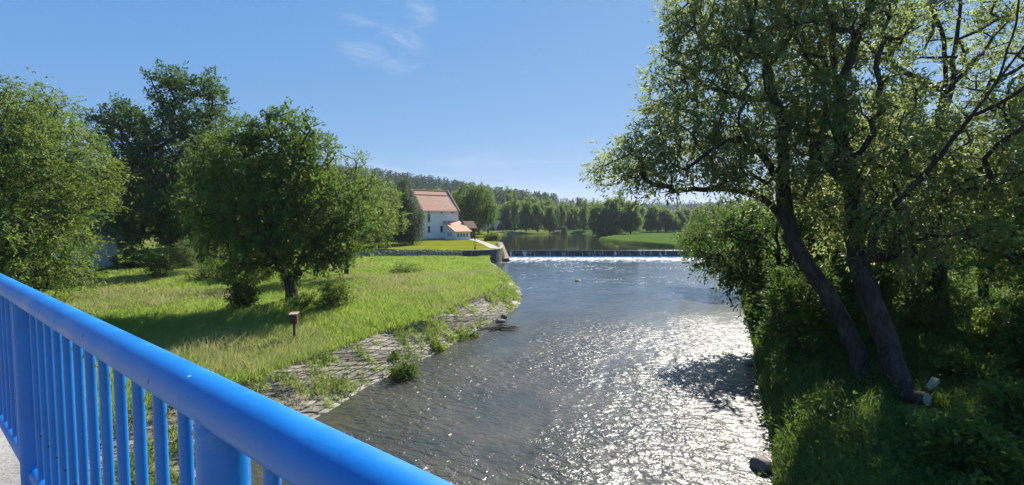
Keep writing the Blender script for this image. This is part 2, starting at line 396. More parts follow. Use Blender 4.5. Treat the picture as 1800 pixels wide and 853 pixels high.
def fall_mat():
    t = NT('falling_water'); p = t.pos(); n1 = t.noise(t.mapping(p, (2.0, .25, .25)), 1.6, 4, .65, .3); n2 = t.noise(t.mapping(p, (1, .1, .1)), .5, 2)
    sx = t.n('ShaderNodeSeparateXYZ'); t.l(p, sx.inputs[0])
    k = t.math('MULTIPLY', t.ramp(n1, .52, .72), t.ramp(sx.outputs[2], 1.22, .75)); k = t.math('MULTIPLY', k, t.ramp(n2, .3, .6, .35, .9))
    k = t.math('MAXIMUM', k, t.ramp(sx.outputs[2], .22, .10))
    w = t.pri((.035, .035, .03), .12, .5, normal=t.bump(n1, .5, .08), IOR=1.333)
    fo = t.pri((.7, .72, .73), .65, .3)
    mx = t.n('ShaderNodeMixShader'); t.l(k, mx.inputs[0]); t.l(w, mx.inputs[1]); t.l(fo, mx.inputs[2]); return t.done(mx.outputs[0])
weir_part('falling_water', [(77.55,.03),(77.85,.16),(78.2,.62),(78.6,1.09),(78.85,1.19),(78.96,1.198)], -.85, 33.45, fall_mat(), 240, .10)

# ------------------------------------------------------------------ stone sheets (one connected skin of set stones)
def stone_sheet(name, A, B, rows, slen, res, mat, lift=.06, base_cols=((.19,.17,.135),(.39,.345,.28)), joint=(.17,.145,.09), gap=.045, outward=1, seed=1, rough=.03, parent=None, edge_row=False):
    """A, B: (n,3) lower and upper edge lines, same count"""
    _, L = resample(A, 10); nu = max(int(L / res), 4); A, _ = resample(A, nu); B, _ = resample(B, nu)
    W = np.mean(np.linalg.norm(B - A, axis=1)); nv = max(int(W / res), rows * 4)
    v = np.linspace(0, 1, nv); P = A[:, None, :] * (1 - v)[None, :, None] + B[:, None, :] * v[None, :, None]
    U = np.linspace(0, L, nu)[:, None] * np.ones((1, nv)); Vv = v[None, :] * np.ones((nu, 1))
    wob = (fbm(U * .9, Vv * 6, seed + 40, 3) - .45)
    r = Vv * rows + wob * .5; ri = np.floor(r); fr = r - ri
    def hsh(a, b, k): return vnoise(a * 1.0 + .0, b * 1.0, seed + k)
    ll = slen * (.8 + .5 * hsh(ri * 1.0, ri * 0, 11)); uu = U / ll + hsh(ri, ri * 0 + 3, 12) * 7 + (fbm(U * 1.7, Vv * 9, seed + 50, 2) - .4) * .8; ci = np.floor(uu); fu = uu - ci
    rh = W / rows; e = np.minimum(np.minimum(fr, 1 - fr) * rh, np.minimum(fu, 1 - fu) * ll)
    k = sstep(gap * .25, gap * 1.3, e)
    rnd = hsh(ci, ri, 21); rn2 = hsh(ci, ri, 22); rn3 = hsh(ci, ri, 23)
    H = k * (lift * (.55 + .8 * rnd) + (fu - .5) * (rn2 - .5) * lift * 1.2 + (fr - .5) * (rn3 - .5) * lift * 1.2) + (fbm(U * 7, Vv * W * 7, seed + 70, 3) - .45) * rough
    H[:, 0] -= .0
    du = np.gradient(P, axis=0); dv = np.gradient(P, axis=1); N = np.cross(du, dv); N /= np.linalg.norm(N, axis=2)[..., None] + 1e-9
    P = P + N * H[..., None] * outward
    c0, c1 = np.array(base_cols[0]), np.array(base_cols[1]); col = c0 + (c1 - c0) * rn2[..., None]; col = col * (.85 + .3 * rn3[..., None])
    if edge_row: col = np.where((ri < 1)[..., None], col * 1.0 + .08, col)
    col = np.array(joint) * (1 - k[..., None]) + col * k[..., None]; col = np.concatenate([col, np.ones_like(col[..., :1])], -1)
    i = (np.arange(nu - 1)[:, None] * nv + np.arange(nv - 1)[None, :])
    return link(name, mesh_np(name, P.reshape(-1, 3), np.stack([i, i + nv, i + nv + 1, i + 1], -1).reshape(-1, 4), False, col.reshape(-1, 4)), mat, parent)
n = 220
la, _ = resample(LOWS, n); ua, _ = resample(UPPS, n)
k0 = int(n * .27)
wob = (fbm(np.arange(n) * .35, np.zeros(n), 77) - .45)[:, None]
ua = ua + (ua - la) * wob * .30
A3 = np.c_[la + (la - ua) * .05, np.full(n, -.10)][k0:]; B3 = np.c_[ua + (ua - la) * .06, np.full(n, 1.30)][k0:]
rev = stone_sheet('stone_embankment', A3, B3, 9, .58, .04, STONE, .032, outward=1, edge_row=True)
tag(rev, 'sloping grey stone embankment with weeds in its joints along the left riverbank', 'embankment')
wl = smooth_line(WALLLINE[:5], 8); wl, _ = resample(wl, 90)
zb = terrain(wl[:, 0] + .25, wl[:, 1] - .5) - .15
o = stone_sheet('rubble_wall', np.c_[wl[:, 0], wl[:, 1] - .75, zb], np.c_[wl, np.full(90, 2.04) + (fbm(np.arange(90) * .6, np.zeros(90), 5) - .45) * .4], 4, .5, .10, WALLSTONE, .16, ((.42,.36,.28),(.64,.55,.44)), (.17,.14,.11), .07, 1, 5, .09)
tag(o, 'low rough rubble wall between meadow and mown lawn in front of the house', 'wall')
bl = smooth_line(WALLLINE[4:], 8); bl, _ = resample(bl, 90)
o = stone_sheet('curved_retaining_wall', np.c_[bl, np.full(90, -.35)], np.c_[bl, np.full(90, 2.08)], 9, .55, .07, WALLSTONE, .04, ((.085,.08,.075),(.17,.16,.145)), (.05,.045,.04), .03, 1, 9, .02)
tag(o, 'dark curved stone retaining wall rounding the lawn corner next to the weir', 'wall')
cpw = MB(); q = bl
for i in range(len(q) - 1):
    t = q[i+1] - q[i]; t = t / np.linalg.norm(t); nn = np.array([t[1], -t[0]])
    a0, a1 = q[i] + nn * .07, q[i] - nn * .4; b0, b1 = q[i+1] + nn * .07, q[i+1] - nn * .4
    cpw.hexa([(*a0,2.06),(*b0,2.06),(*b1,2.06),(*a1,2.06),(*a0,2.17),(*b0,2.17),(*b1,2.17),(*a1,2.17)])
cpw.build('coping', CONC, o)
# sloping abutment beside the weir
ab = empty('weir_abutment', (-1.55, 75, 0), 'sloping brown concrete wing wall at the left end of the weir', 'wing wall')
mb = MB(); mb.prism([(70.4-75,-.6),(79.6-75,-.6),(79.6-75,2.45),(78.4-75,2.45),(70.4-75,.35)], (-.40, .40), Matrix.Rotation(R(99), 4, 'Z'))
mb.build('wall', m_plain('rusty_concrete', (.10, .07, .055), (.19, .15, .12), 1.1, .85, .2, .5, 9), ab, bevel=.04)
mb = MB(); mb.prism([(70.3-75,.352),(78.42-75,2.452),(79.65-75,2.452),(79.65-75,2.56),(78.36-75,2.56),(70.3-75,.47)], (-.47, .47), Matrix.Rotation(R(99), 4, 'Z'))
mb.build('coping', m_plain('wing_coping', (.30, .22, .17), (.22, .16, .13), 1.6, .8, .2, .4, 12), ab, bevel=.03)
# path past the lean-to
pl = smooth_line([gz(800, 417, 2.2)[:2], gz(825, 421, 2.15)[:2], gz(850, 428, 2.1)[:2], gz(866, 434.5, 2.1)[:2], gz(876, 439.5, 2.1)[:2]], 10); mbp = []
for i, p in enumerate(pl):
    t = pl[min(i+1, len(pl)-1)] - pl[max(i-1, 0)]; t = t / np.linalg.norm(t); nn = np.array([t[1], -t[0]])
    for sgn in (-.75, .75):
        w = p + nn * sgn; mbp.append((*w, ground_z(*w) + .03))
i = np.arange(len(pl) - 1) * 2
path = link('path', mesh_np('path', np.array(mbp), np.stack([i, i + 1, i + 3, i + 2], 1), True), m_plain('gravel', (.42, .38, .31), (.33, .30, .25), 3, .9, .2, .4, 30)); tag(path, kind='structure')

# ------------------------------------------------------------------ house (old mill)
def house():
    base = gz(741, 423, 2.15); base[2] = ground_z(base[0], base[1])
    h = empty('mill_house', base, 'tall white mill house with orange tiled roof and a lean-to on its front', 'house', rz=R(38))
    # local frame: x along the long front, +y to the back, origin at the near left corner
    L, Wd, E, RG = 8.9, 9.2, 6.2, 10.35
    mb = MB()
    wins = [(1.75, 1.55, .62, 1.3), (1.75, 3.85, .62, 1.5), (4.75, 1.55, .62, 1.3)]
    vents = [(1.75, 5.55, .45, .42), (4.75, 5.55, .45, .42), (7.4, 5.55, .45, .42)]
    # front wall with real openings: cells between the opening edges
    ops = wins + vents
    xs = sorted({0, L} | {w[0] - w[2]/2 for w in ops} | {w[0] + w[2]/2 for w in ops}); zs = sorted({-.4, E} | {w[1] for w in ops} | {w[1] + w[3] for w in ops})
    def is_open(x, z): return any(abs(x - w[0]) < w[2]/2 and w[1] < z < w[1] + w[3] for w in ops)
    for a in range(len(xs) - 1):
        for b in range(len(zs) - 1):
            if not is_open((xs[a] + xs[a+1]) / 2, (zs[b] + zs[b+1]) / 2):
                mb.poly([(xs[a],0,zs[b]),(xs[a+1],0,zs[b]),(xs[a+1],0,zs[b+1]),(xs[a],0,zs[b+1])])
    for x, z, w, hh in ops:
        x0, x1, z1 = x - w/2, x + w/2, z + hh
        mb.poly([(x0,0,z),(x0,.25,z),(x0,.25,z1),(x0,0,z1)]); mb.poly([(x1,0,z),(x1,0,z1),(x1,.25,z1),(x1,.25,z)])
        mb.poly([(x0,0,z1),(x0,.25,z1),(x1,.25,z1),(x1,0,z1)]); mb.poly([(x0,0,z),(x1,0,z),(x1,.25,z),(x0,.25,z)])
    for x in (0, L): mb.poly([(x,0,-.4),(x,0,E),(x,Wd/2,RG - .1),(x,Wd,E),(x,Wd,-.4)])
    mb.poly([(0,Wd,-.4),(L,Wd,-.4),(L,Wd,E),(0,Wd,E)])
    mb.build('wall', LIME, h)
    pl = MB(); pl.box((-.03,-.03,-.4),(L+.03,-.004,.28)); pl.box((-.03,0,-.4),(-.004,Wd,.28)); pl.build('plinth', m_plain('grey_plinth', (.30,.32,.34), (.36,.37,.38), 2, .85, .2), h)
    cm = MB(); cm.box((0,-.12,E-.22),(L,-.003,E-.02)); cm.build('cornice', LIME, h)
    for x, z, w, hh in wins:
        f = MB(); x0, x1, z1 = x - w/2, x + w/2, z + hh
        for a in ((x0,z,x0+.07,z1),(x1-.07,z,x1,z1),(x0+.07,z,x1-.07,z+.07),(x0+.07,z1-.07,x1-.07,z1),(x-.02,z+.07,x+.02,z1-.07),(x0+.07,z+hh*.6,x-.02,z+hh*.6+.04),(x+.02,z+hh*.6,x1-.07,z+hh*.6+.04)):
            f.box((a[0],.17,a[1]),(a[2],.21,a[3]))
        fo = f.build('window', m_dkframe, h)
        g = MB(); g.box((x0,.215,z),(x1,.24,z1)); g.build('pane', GLASS, fo)
        s = MB(); s.box((x0-.06,-.06,z-.09),(x1+.06,-.004,z-.01)); s.build('sill', CONC, fo)
    for x, z, w, hh in vents:
        g = MB(); g.box((x-w/2,.20,z),(x+w/2,.245,z+hh)); vo = g.build('attic_vent', IRON, h)
    # roof: two slopes with thickness, and parapet gables
    rf = MB(); ov = .35; sl = (RG - E) / (Wd / 2)
    rf.prism([(-ov, E - ov*sl), (Wd/2, RG), (Wd + ov, E - ov*sl), (Wd + ov, E - ov*sl + .2), (Wd/2, RG + .22), (-ov, E - ov*sl + .2)], (.16, L - .16), Matrix(((0,1,0,0),(1,0,0,0),(0,0,1,0),(0,0,0,1))))
    ro = rf.build('roof', TILE, h)
    yg = Wd * .37; sg = MB(); sg.box((.3, yg - .03, E + yg*sl + .2), (L-.3, yg + .03, E + yg*sl + .31)); sg.build('snow_guard', COPING, ro)
    rd = MB(); rd.tube([(.16,Wd/2,RG+.22),(L-.16,Wd/2,RG+.22)], .13, 8); rd.build('ridge', TILE, ro)
    for x0, x1 in ((-.22,.155),(L-.155,L+.22)):
        c = MB(); sw = Matrix(((0,1,0,0),(1,0,0,0),(0,0,1,0),(0,0,0,1)))
        c.prism([(-.45, E - .45*sl - .15), (-.004, E-.15), (-.003, E + .003), (Wd/2, RG + .003), (Wd+.003, E+.003), (Wd+.004, E-.15), (Wd+.45, E-.45*sl-.15), (Wd+.45, E - .45*sl + .34), (Wd/2, RG + .5), (-.45, E - .45*sl + .34)], (x0, x1), sw)
        c.build('gable_coping', COPING, h, bevel=.03)
    gt = MB(); gt.tube([(.2,-.42,E-.30),(L-.2,-.42,E-.34)], .07, 8); gt.tube([(.22,-.42,E-.3),(.22,-.08,E-.8),(.22,-.08,.1)], .05, 8); gt.build('gutter', m_plain('zinc', (.45,.47,.5), (.4,.42,.45), 3, .4, .5), h)
    # lean-to on the right half of the front
    X0, X1, DY, ZT, ZB = 5.3, L - .02, 4.7, 3.7, 1.72
    an = MB()
    awins = [(-1.15 - 0.0, 1.0)]
    fx = [(5.95,.5),(6.7,.5),(7.45,.5),(8.2,.5)]; zz0, zz1 = .55, 1.38
    xs = sorted({X0, X1} | {a - b/2 for a, b in fx} | {a + b/2 for a, b in fx})
    for i in range(len(xs) - 1):
        mid = (xs[i] + xs[i+1]) / 2
        if any(abs(mid - a) < b/2 for a, b in fx):
            an.poly([(xs[i],-DY,-.4),(xs[i+1],-DY,-.4),(xs[i+1],-DY,zz0),(xs[i],-DY,zz0)]); an.poly([(xs[i],-DY,zz1),(xs[i+1],-DY,zz1),(xs[i+1],-DY,ZB),(xs[i],-DY,ZB)])
        else: an.poly([(xs[i],-DY,-.4),(xs[i+1],-DY,-.4),(xs[i+1],-DY,ZB),(xs[i],-DY,ZB)])
    for x in (X0, X1): an.poly([(x,-.003,-.4),(x,-DY,-.4),(x,-DY,ZB),(x,-.003,ZT)])
    an.build('lean_to_wall', LIME, h)
    s2 = (ZT - ZB) / DY; r2 = MB()
    r2.prism([(-DY-.35, ZB-.35*s2+.02), (-.004, ZT+.02), (-.004, ZT+.2), (-DY-.35, ZB-.35*s2+.17)], (X0-.3, X1+.3), Matrix(((0,1,0,0),(1,0,0,0),(0,0,1,0),(0,0,0,1))))
    r2.build('lean_to_roof', TILE, h)
    for a, b in fx:
        f = MB()
        for q in ((a-b/2,zz0,a-b/2+.06,zz1),(a+b/2-.06,zz0,a+b/2,zz1),(a-b/2+.06,zz0,a+b/2-.06,zz0+.06),(a-b/2+.06,zz1-.06,a+b/2-.06,zz1),(a-.018,zz0+.06,a+.018,zz1-.06)):
            f.box((q[0],-DY+.08,q[1]),(q[2],-DY+.12,q[3]))
        fo = f.build('window', FRAME, h); g = MB(); g.box((a-b/2,-DY+.125,zz0),(a+b/2,-DY+.15,zz1)); g.build('pane', GLASS, fo)
    for yy in (-2.9, -1.9):
        f = MB(); f.box((X0-.04,yy-.35,.65),(X0-.004,yy+.35,1.6)); fo = f.build('window', FRAME, h)
        for k in (-1, 1):
            g = MB(); g.box((X0-.05,yy+k*.16-.13,.71),(X0-.041,yy+k*.16+.13,1.54)); g.build('pane', m_dullglass, fo)
    # brown gabled porch beyond the lean-to
    pm = MB(); px0 = L + .25
    pm.box((px0,-2.4,-.4),(px0+2.6,-.2,2.4)); pm.build('porch_wall', WOOD, h)
    pr = MB(); pr.prism([(-2.9,2.2),(-1.3,3.7),(.3,2.2),(.3,2.36),(-1.3,3.88),(-2.9,2.36)], (px0-.05, px0+2.8), Matrix(((0,1,0,0),(1,0,0,0),(0,0,1,0),(0,0,0,1))))
    pr.build('porch_roof', m_plain('brown_roof', (.14,.07,.05),(.20,.10,.07),3,.8,.2), h)
m_dkframe = m_plain('dark_window_frame', (.10,.075,.06), (.13,.10,.08), 5, .7, .3)
m_dullglass = m_plain('dull_glass', (.30,.33,.36), (.25,.28,.31), 2, .25, .5)
house()

# ------------------------------------------------------------------ small built things
def cabin(px, D, rz, s, label):
    p = at(px, 400, D); p[2] = ground_z(p[0], p[1])
    c = empty('cabin', p, label, 'cabin', 'wooden huts beyond the pond', rz)
    a = MB(); a.prism([(-1.7*s,-.3),(1.7*s,-.3),(1.7*s,.5*s),(0,3.1*s),(-1.7*s,.5*s)], (-2.2*s, 2.2*s)); a.build('wall', WOOD, c)
    r = MB(); 
    for k in (-1, 1): r.hexa([(0,-2.6*s,3.12*s),(k*2.3*s,-2.6*s,-.35*s),(k*2.3*s,2.6*s,-.35*s),(0,2.6*s,3.12*s),(0,-2.6*s,3.3*s),(k*2.42*s,-2.6*s,-.3*s),(k*2.42*s,2.6*s,-.3*s),(0,2.6*s,3.3*s)])
    r.build('roof', m_grey, c)
    d = MB(); d.box((-.45*s,-2.26*s,0),(.45*s,-2.205*s,1.8*s)); d.build('door', m_plain('cabin_door', (.18,.10,.06), (.14,.08,.05), 5), c)
m_grey = m_plain('grey_sheet_roof', (.42,.44,.47), (.34,.36,.39), .6, .6, .4)
cabin(859, 178, R(38), .95, 'leftmost grey-roofed triangular hut, half hidden by the big tree beside the house')
cabin(872, 181, R(38), 1.1, 'middle and fullest-seen grey-roofed triangular hut beyond the pond')
cabin(886, 186, R(38), 1.0, 'rightmost grey-roofed hut, mostly hidden behind the pondside trees')

p = at(168, 478, 42.5); p[2] = ground_z(p[0], p[1])
sh = empty('shed', p, 'small pale concrete shed with flat dark roof behind the leafy left tree', 'shed', rz=R(-12))
mb = MB(); mb.box((-2.6,-1.6,-.4),(.55,1.6,2.75)); mb.build('wall', m_plain('pale_render', (.66,.68,.63), (.50,.53,.48), .8, .9, .2, .4, 8), sh, bevel=.02)
mb = MB(); mb.box((-2.9,-1.9,2.753),(1.1,1.9,2.9)); mb.build('roof', m_plain('tar_roof', (.20,.19,.18), (.14,.13,.13), 2, .9), sh)
mb = MB(); mb.box((-1.6,-1.66,-.1),(-.7,-1.604,1.95)); mb.build('door', WOOD, sh)

p = gz(518, 601, 1.3); p[2] = ground_z(p[0], p[1])
bb = empty('box_on_post', p, 'small dark brown wooden box on a thin post standing in the meadow', 'wooden box', rz=R(8))
mb = MB(); mb.box((-.045,-.045,-.3),(.045,.045,.80)); mb.build('post', WOOD, bb, bevel=.006)
mb = MB(); mb.box((-.145,-.12,.803),(.145,.12,1.19)); bx = mb.build('box', WOOD, bb, bevel=.006)
mb = MB(); mb.hexa([(-.17,-.19,1.192),(.17,-.19,1.192),(.17,.16,1.23),(-.17,.16,1.23),(-.17,-.19,1.222),(.17,-.19,1.222),(.17,.16,1.262),(-.17,.16,1.262)])
mb.build('lid', m_plain('weathered_lid', (.36,.27,.22), (.28,.20,.16), 9, .7), bb, bevel=.004)
mb = MB(); mb.tube([(0,-.121,1.05),(0,-.127,1.05)], .028, 12); mb.build('entrance_hole', IRON, bx)

p = gz(835, 440, 2.08); p[1] = 66.4; p[0] = -5.4; p[2] = ground_z(p[0], p[1])
ip = empty('iron_post', p, 'thin dark post with flared foot on the lawn above the curved wall', 'post')
mb = MB(); mb.tube([(0,0,-.2),(0,0,.12),(0,0,.3),(0,0,.55)], [.22,.20,.11,.07], 12); mb.build('foot', IRON, ip, smooth=True)
mb = MB(); mb.tube([(0,0,.55),(0,0,1.5)], [.05,.04], 10); mb.build('shaft', IRON, ip, smooth=True)
mb = MB(); mb.tube([(0,0,1.5),(0,0,1.56),(0,0,1.68),(0,0,1.74)], [.04,.1,.09,.02], 10); mb.build('cap', IRON, ip, smooth=True)

# ------------------------------------------------------------------ bridge: deck and blue railing
D0 = .86; RP = np.array([-.65 * D0, D0]); RU = np.array([-.809, .588]); RN = np.array([RU[1], -RU[0]])    # RN points outwards (to the water)
if np.dot(RN, RP) < 0: RN = -RN
RROT = math.atan2(RU[1], RU[0])
S0, S1 = -4.6, 13.4
rail = empty('bridge_railing', (RP[0], RP[1], 5.15), 'bright blue painted steel railing with round balusters along the bridge', 'railing', rz=RROT)
# local x runs along the rail, local y across, z up from the deck
zr, zb_ = EYE - .358 - 5.15, EYE - 1.19 - 5.15
mb = MB(); mb.tube([(x, 0, zr) for x in np.linspace(S0, S1, 60)], .045, 40); mb.build('handrail', BLUE, rail, smooth=True)
mb = MB(); mb.tube([(S0,0,zb_),(S1,0,zb_)], .027, 20); mb.build('bottom_rail', BLUE, rail, smooth=True)
for sx in (.085, 3.9, 7.7):
    mb = MB(); mb.tube([(sx-.004,0,zr),(sx-.0015,0,zr),(sx+.0015,0,zr),(sx+.004,0,zr)], [.0449,.0453,.0453,.0449], 40, False); mb.build('weld_seam', BLUE, rail, smooth=True)
bay = 2.45 * D0; bal = None; pst = None; wld = None
for k in range(-2, 7):
    x = k * bay
    if not (S0 < x < S1): continue
    if pst is None:
        mb = MB(); mb.tube([(0,0,0),(0,0,zr-.005)], .045, 32); pst = mb.build('post', BLUE, rail, smooth=True)
        mb = MB(); mb.tube([(0,0,zr-.052),(0,0,zr-.040),(0,0,zr-.028)], [.0453,.0468,.0455], 32, False); wld = mb.build('weld_collar', BLUE, pst, smooth=True)
        mb = MB(); mb.box((-.09,-.09,.0),(.09,.09,.015)); fp = mb.build('foot_plate', BLUE, pst, bevel=.003); pst.location.x = x
    else:
        q = pst.copy(); C.objects.link(q); q.location.x = x
        for ch in list(pst.children): c = ch.copy(); C.objects.link(c); c.parent = q
for k in range(-2, 7):
    for j in range(12):
        x = k * bay + (.2225 + .1823 * j) * D0
        if not (S0 < x < S1): continue
        if bal is None:
            mb = MB(); mb.tube([(0,0,zb_+.004),(0,0,zr-.02)], .0135, 16); bal = mb.build('baluster', BLUE, rail, smooth=True); bal.location.x = x
        else: q = bal.copy(); C.objects.link(q); q.location.x = x
deck = empty('bridge_deck', (RP[0], RP[1], 5.15), None, None, rz=RROT); tag(deck, kind='structure')
side = -1 if np.dot(np.array([-math.sin(RROT), math.cos(RROT)]), RN) > 0 else 1     # local y that leads away from the water view
mb = MB(); ys = sorted([side * -.16, side * 4.2]); mb.box((-12, ys[0], -.55), (15.5, ys[1], -.002)); mb.build('slab', CONC, deck, bevel=.015)

# ------------------------------------------------------------------ trees
def grow(rg, base, limbs, cl, R0, seg=.45, jit=.12, rmin=.012, expo=2.25):
    """skeleton: hand-laid limbs first, then every leaf cluster reaches for the nearest wood"""
    P = [np.array(base, float)]; par = [-1]
    for L in limbs:
        pts = [np.array(q, float) for q in L]
        k = int(np.argmin([np.sum((p - pts[0])**2) for p in P])); last = k
        if np.linalg.norm(P[k] - pts[0]) > .05: pts = [P[k]] + pts
        sm = smooth_line(np.array(pts), 5); sm, ln = resample(sm, max(3, int(np.sum(np.linalg.norm(np.diff(sm, axis=0), axis=1)) / seg)))
        for q in sm[1:]: P.append(q + rg.normal(0, jit * .25, 3)); par.append(last); last = len(P) - 1
    root = np.array(base, float); A = np.array(P)
    order = np.argsort(np.linalg.norm(cl - A[min(len(A) - 1, 3)], axis=1)); buf = np.zeros((len(A) + len(cl) * 14, 3)); buf[:len(A)] = A; m = len(A)
    zpen = base[2]
    for ci in order:
        c = cl[ci]; d = buf[:m] - c; dd = np.sqrt((d**2).sum(1)) + np.maximum(0, buf[:m, 2] - c[2]) * .7
        k = int(np.argmin(dd)); v = c - buf[k]; ln = np.linalg.norm(v); nsg = max(1, min(12, int(ln / seg))); last = k
        bend = np.array([0, 0, ln * .10]) + rg.normal(0, ln * .08, 3)
        for j in range(1, nsg + 1):
            t = j / nsg; q = buf[k] + v * t + bend * 4 * t * (1 - t) + (rg.normal(0, jit, 3) * seg * .6 if j < nsg else 0)
            buf[m] = q; par.append(last); last = m; m += 1
    P = buf[:m]; par = np.array(par); r = np.zeros(m); kids = [[] for _ in range(m)]
    for i in range(1, m): kids[par[i]].append(i)
    acc = np.zeros(m)
    for i in range(m - 1, -1, -1):
        acc[i] = acc[i] if kids[i] else 1.0
        if par[i] >= 0: acc[par[i]] += acc[i]
    r = acc ** (1 / expo); r = np.maximum(r * R0 / r[0], rmin)
    dep = np.linalg.norm(P - root, axis=1); r[0] *= 1.25
    return P, par, kids, r, acc
def wood_mesh(name, P, par, kids, r, acc, origin, sides=8, cull=0.0):
    Vs, Qs, nb = [], [], 0; starts = [(0, -1)]
    while starts:
        s, pr = starts.pop(); ch = [pr, s] if pr >= 0 else [s]; i = s
        while kids[i]:
            ks = sorted(kids[i], key=lambda a: -acc[a]); 
            for o in ks[1:]: starts.append((o, i))
            i = ks[0]; ch.append(i)
        if len(ch) < 2: continue
        rr = r[ch].copy()
        if pr >= 0: rr[0] = rr[1] * 1.1
        if rr.max() < cull: continue
        rr[-1] *= .5; n = sides if rr.max() > .05 else (5 if rr.max() > .025 else 3)
        V, Q = tube_np(P[ch] - origin, rr, n); Vs.append(V); Qs.append(Q + nb); nb += len(V)
    return mesh_np(name, np.vstack(Vs), np.vstack(Qs), True)
def unit(v): return v / (np.linalg.norm(v, axis=-1, keepdims=True) + 1e-9)
def leaves_np(rg, cl, rc, twigs, per, tl, ll, lw, droop, cc=None, out=.6, spread=.55, curl=.25):
    """cl: cluster centres; each sends out twigs, each twig carries leaves along it"""
    n = len(cl) * twigs; c = np.repeat(cl, twigs, 0); d = rg.normal(0, 1, (n, 3))
    if cc is not None: d = unit(d) + out * unit(c - cc)
    d[:, 2] -= droop * .5; d = unit(d); st = c + unit(rg.normal(0, 1, (n, 3))) * (rc * rg.random((n, 1)) ** .6)
    L = tl * (.6 + .8 * rg.random((n, 1))); t = np.tile(np.linspace(.08, 1, per), n)[:, None]
    S = np.repeat(st, per, 0); Dr = np.repeat(d, per, 0); LL = np.repeat(L, per, 0); m = len(S)
    p = S + Dr * LL * t; p[:, 2] -= (droop * .7 * LL * t * t)[:, 0]; p += rg.normal(0, ll * .25, (m, 3))
    ld = Dr + rg.normal(0, spread, (m, 3)); ld[:, 2] -= droop * (.35 + .5 * t[:, 0]); ld = unit(ld)
    sd = unit(np.cross(ld, rg.normal(0, 1, (m, 3)) + np.array([0, 0, .8]))); nn = np.cross(ld, sd)
    sz = (.65 + .7 * rg.random((m, 1))); l = ll * sz; w = lw * sz * .5
    a = p; b = p + ld * l * .42 + sd * w + nn * l * .05; tip = p + ld * l - nn * l * curl * rg.random((m, 1)); e = p + ld * l * .42 - sd * w + nn * l * .05
    V = np.stack([a, b, tip, e], 1).reshape(-1, 3); Q = np.arange(m * 4).reshape(-1, 4); return V, Q
def clusters(rg, blobs, dens, mind):
    """blobs: (centre, (rx,ry,rz)); scattered leaf-clump centres, thicker towards the outside"""
    out = []
    for c, r in blobs:
        k = max(4, int(dens * r[0] * r[1] * r[2])); v = unit(rg.normal(0, 1, (k, 3))) * (rg.random((k, 1)) ** .42); out.append(np.array(c) + v * np.array(r))
    A = np.vstack(out); keep = []; grid = {}
    for p in A[rg.permutation(len(A))]:
        g = tuple((p / mind).astype(int)); ok = True
        for dx in (-1,0,1):
            for dy in (-1,0,1):
                for dz in (-1,0,1):
                    for q in grid.get((g[0]+dx, g[1]+dy, g[2]+dz), ()):
                        if (p[0]-q[0])**2 + (p[1]-q[1])**2 + (p[2]-q[2])**2 < mind*mind: ok = False
        if ok: grid.setdefault(g, []).append(p); keep.append(p)
    return np.array(keep)
def px_blobs(L):
    out = []
    for b in L:
        x, y, rx, ry, D = b[:5]; c = at(x, y, D); k = D / F * math.hypot(1, (x - CX) / F) ** .0
        dz = b[5] if len(b) > 5 else (rx + ry) / 2 * k; out.append((c, (rx * k, dz, ry * k)))
    return out
def tree(name, label, cat, base, limbs, blobs, leafmat, barkmat=BARK, R0=.25, seed=1, dens=1.6, mind=.55, rc=.35, twigs=8, per=9, tl=.6, ll=.10, lw=.05, droop=.2, group=None, sides=8, seg=.45, cull=0, keep=None, out=.6):
    rg = np.random.default_rng(seed); base = np.array(base, float); base[2] = ground_z(base[0], base[1]) - .1
    cl = clusters(rg, blobs, dens, mind)
    if keep is not None: cl = cl[keep(cl)]
    cl = cl[cl[:, 2] > base[2] + .35]
    o = empty(name, base, label, cat, group)
    P, par, kids, r, acc = grow(rg, base, limbs, cl, R0, seg)
    link('trunk', wood_mesh('trunk', P, par, kids, r, acc, base, sides, cull), barkmat, o)
    cc = np.mean(cl, 0) - np.array([0, 0, 1.0])
    V, Q = leaves_np(rg, cl - base, rc, twigs, per, tl, ll, lw, droop, cc - base, out)
    link('crown', mesh_np('crown', V, Q), leafmat, o); print('TREE', label[:40], len(cl), len(Q), flush=True)
    return o
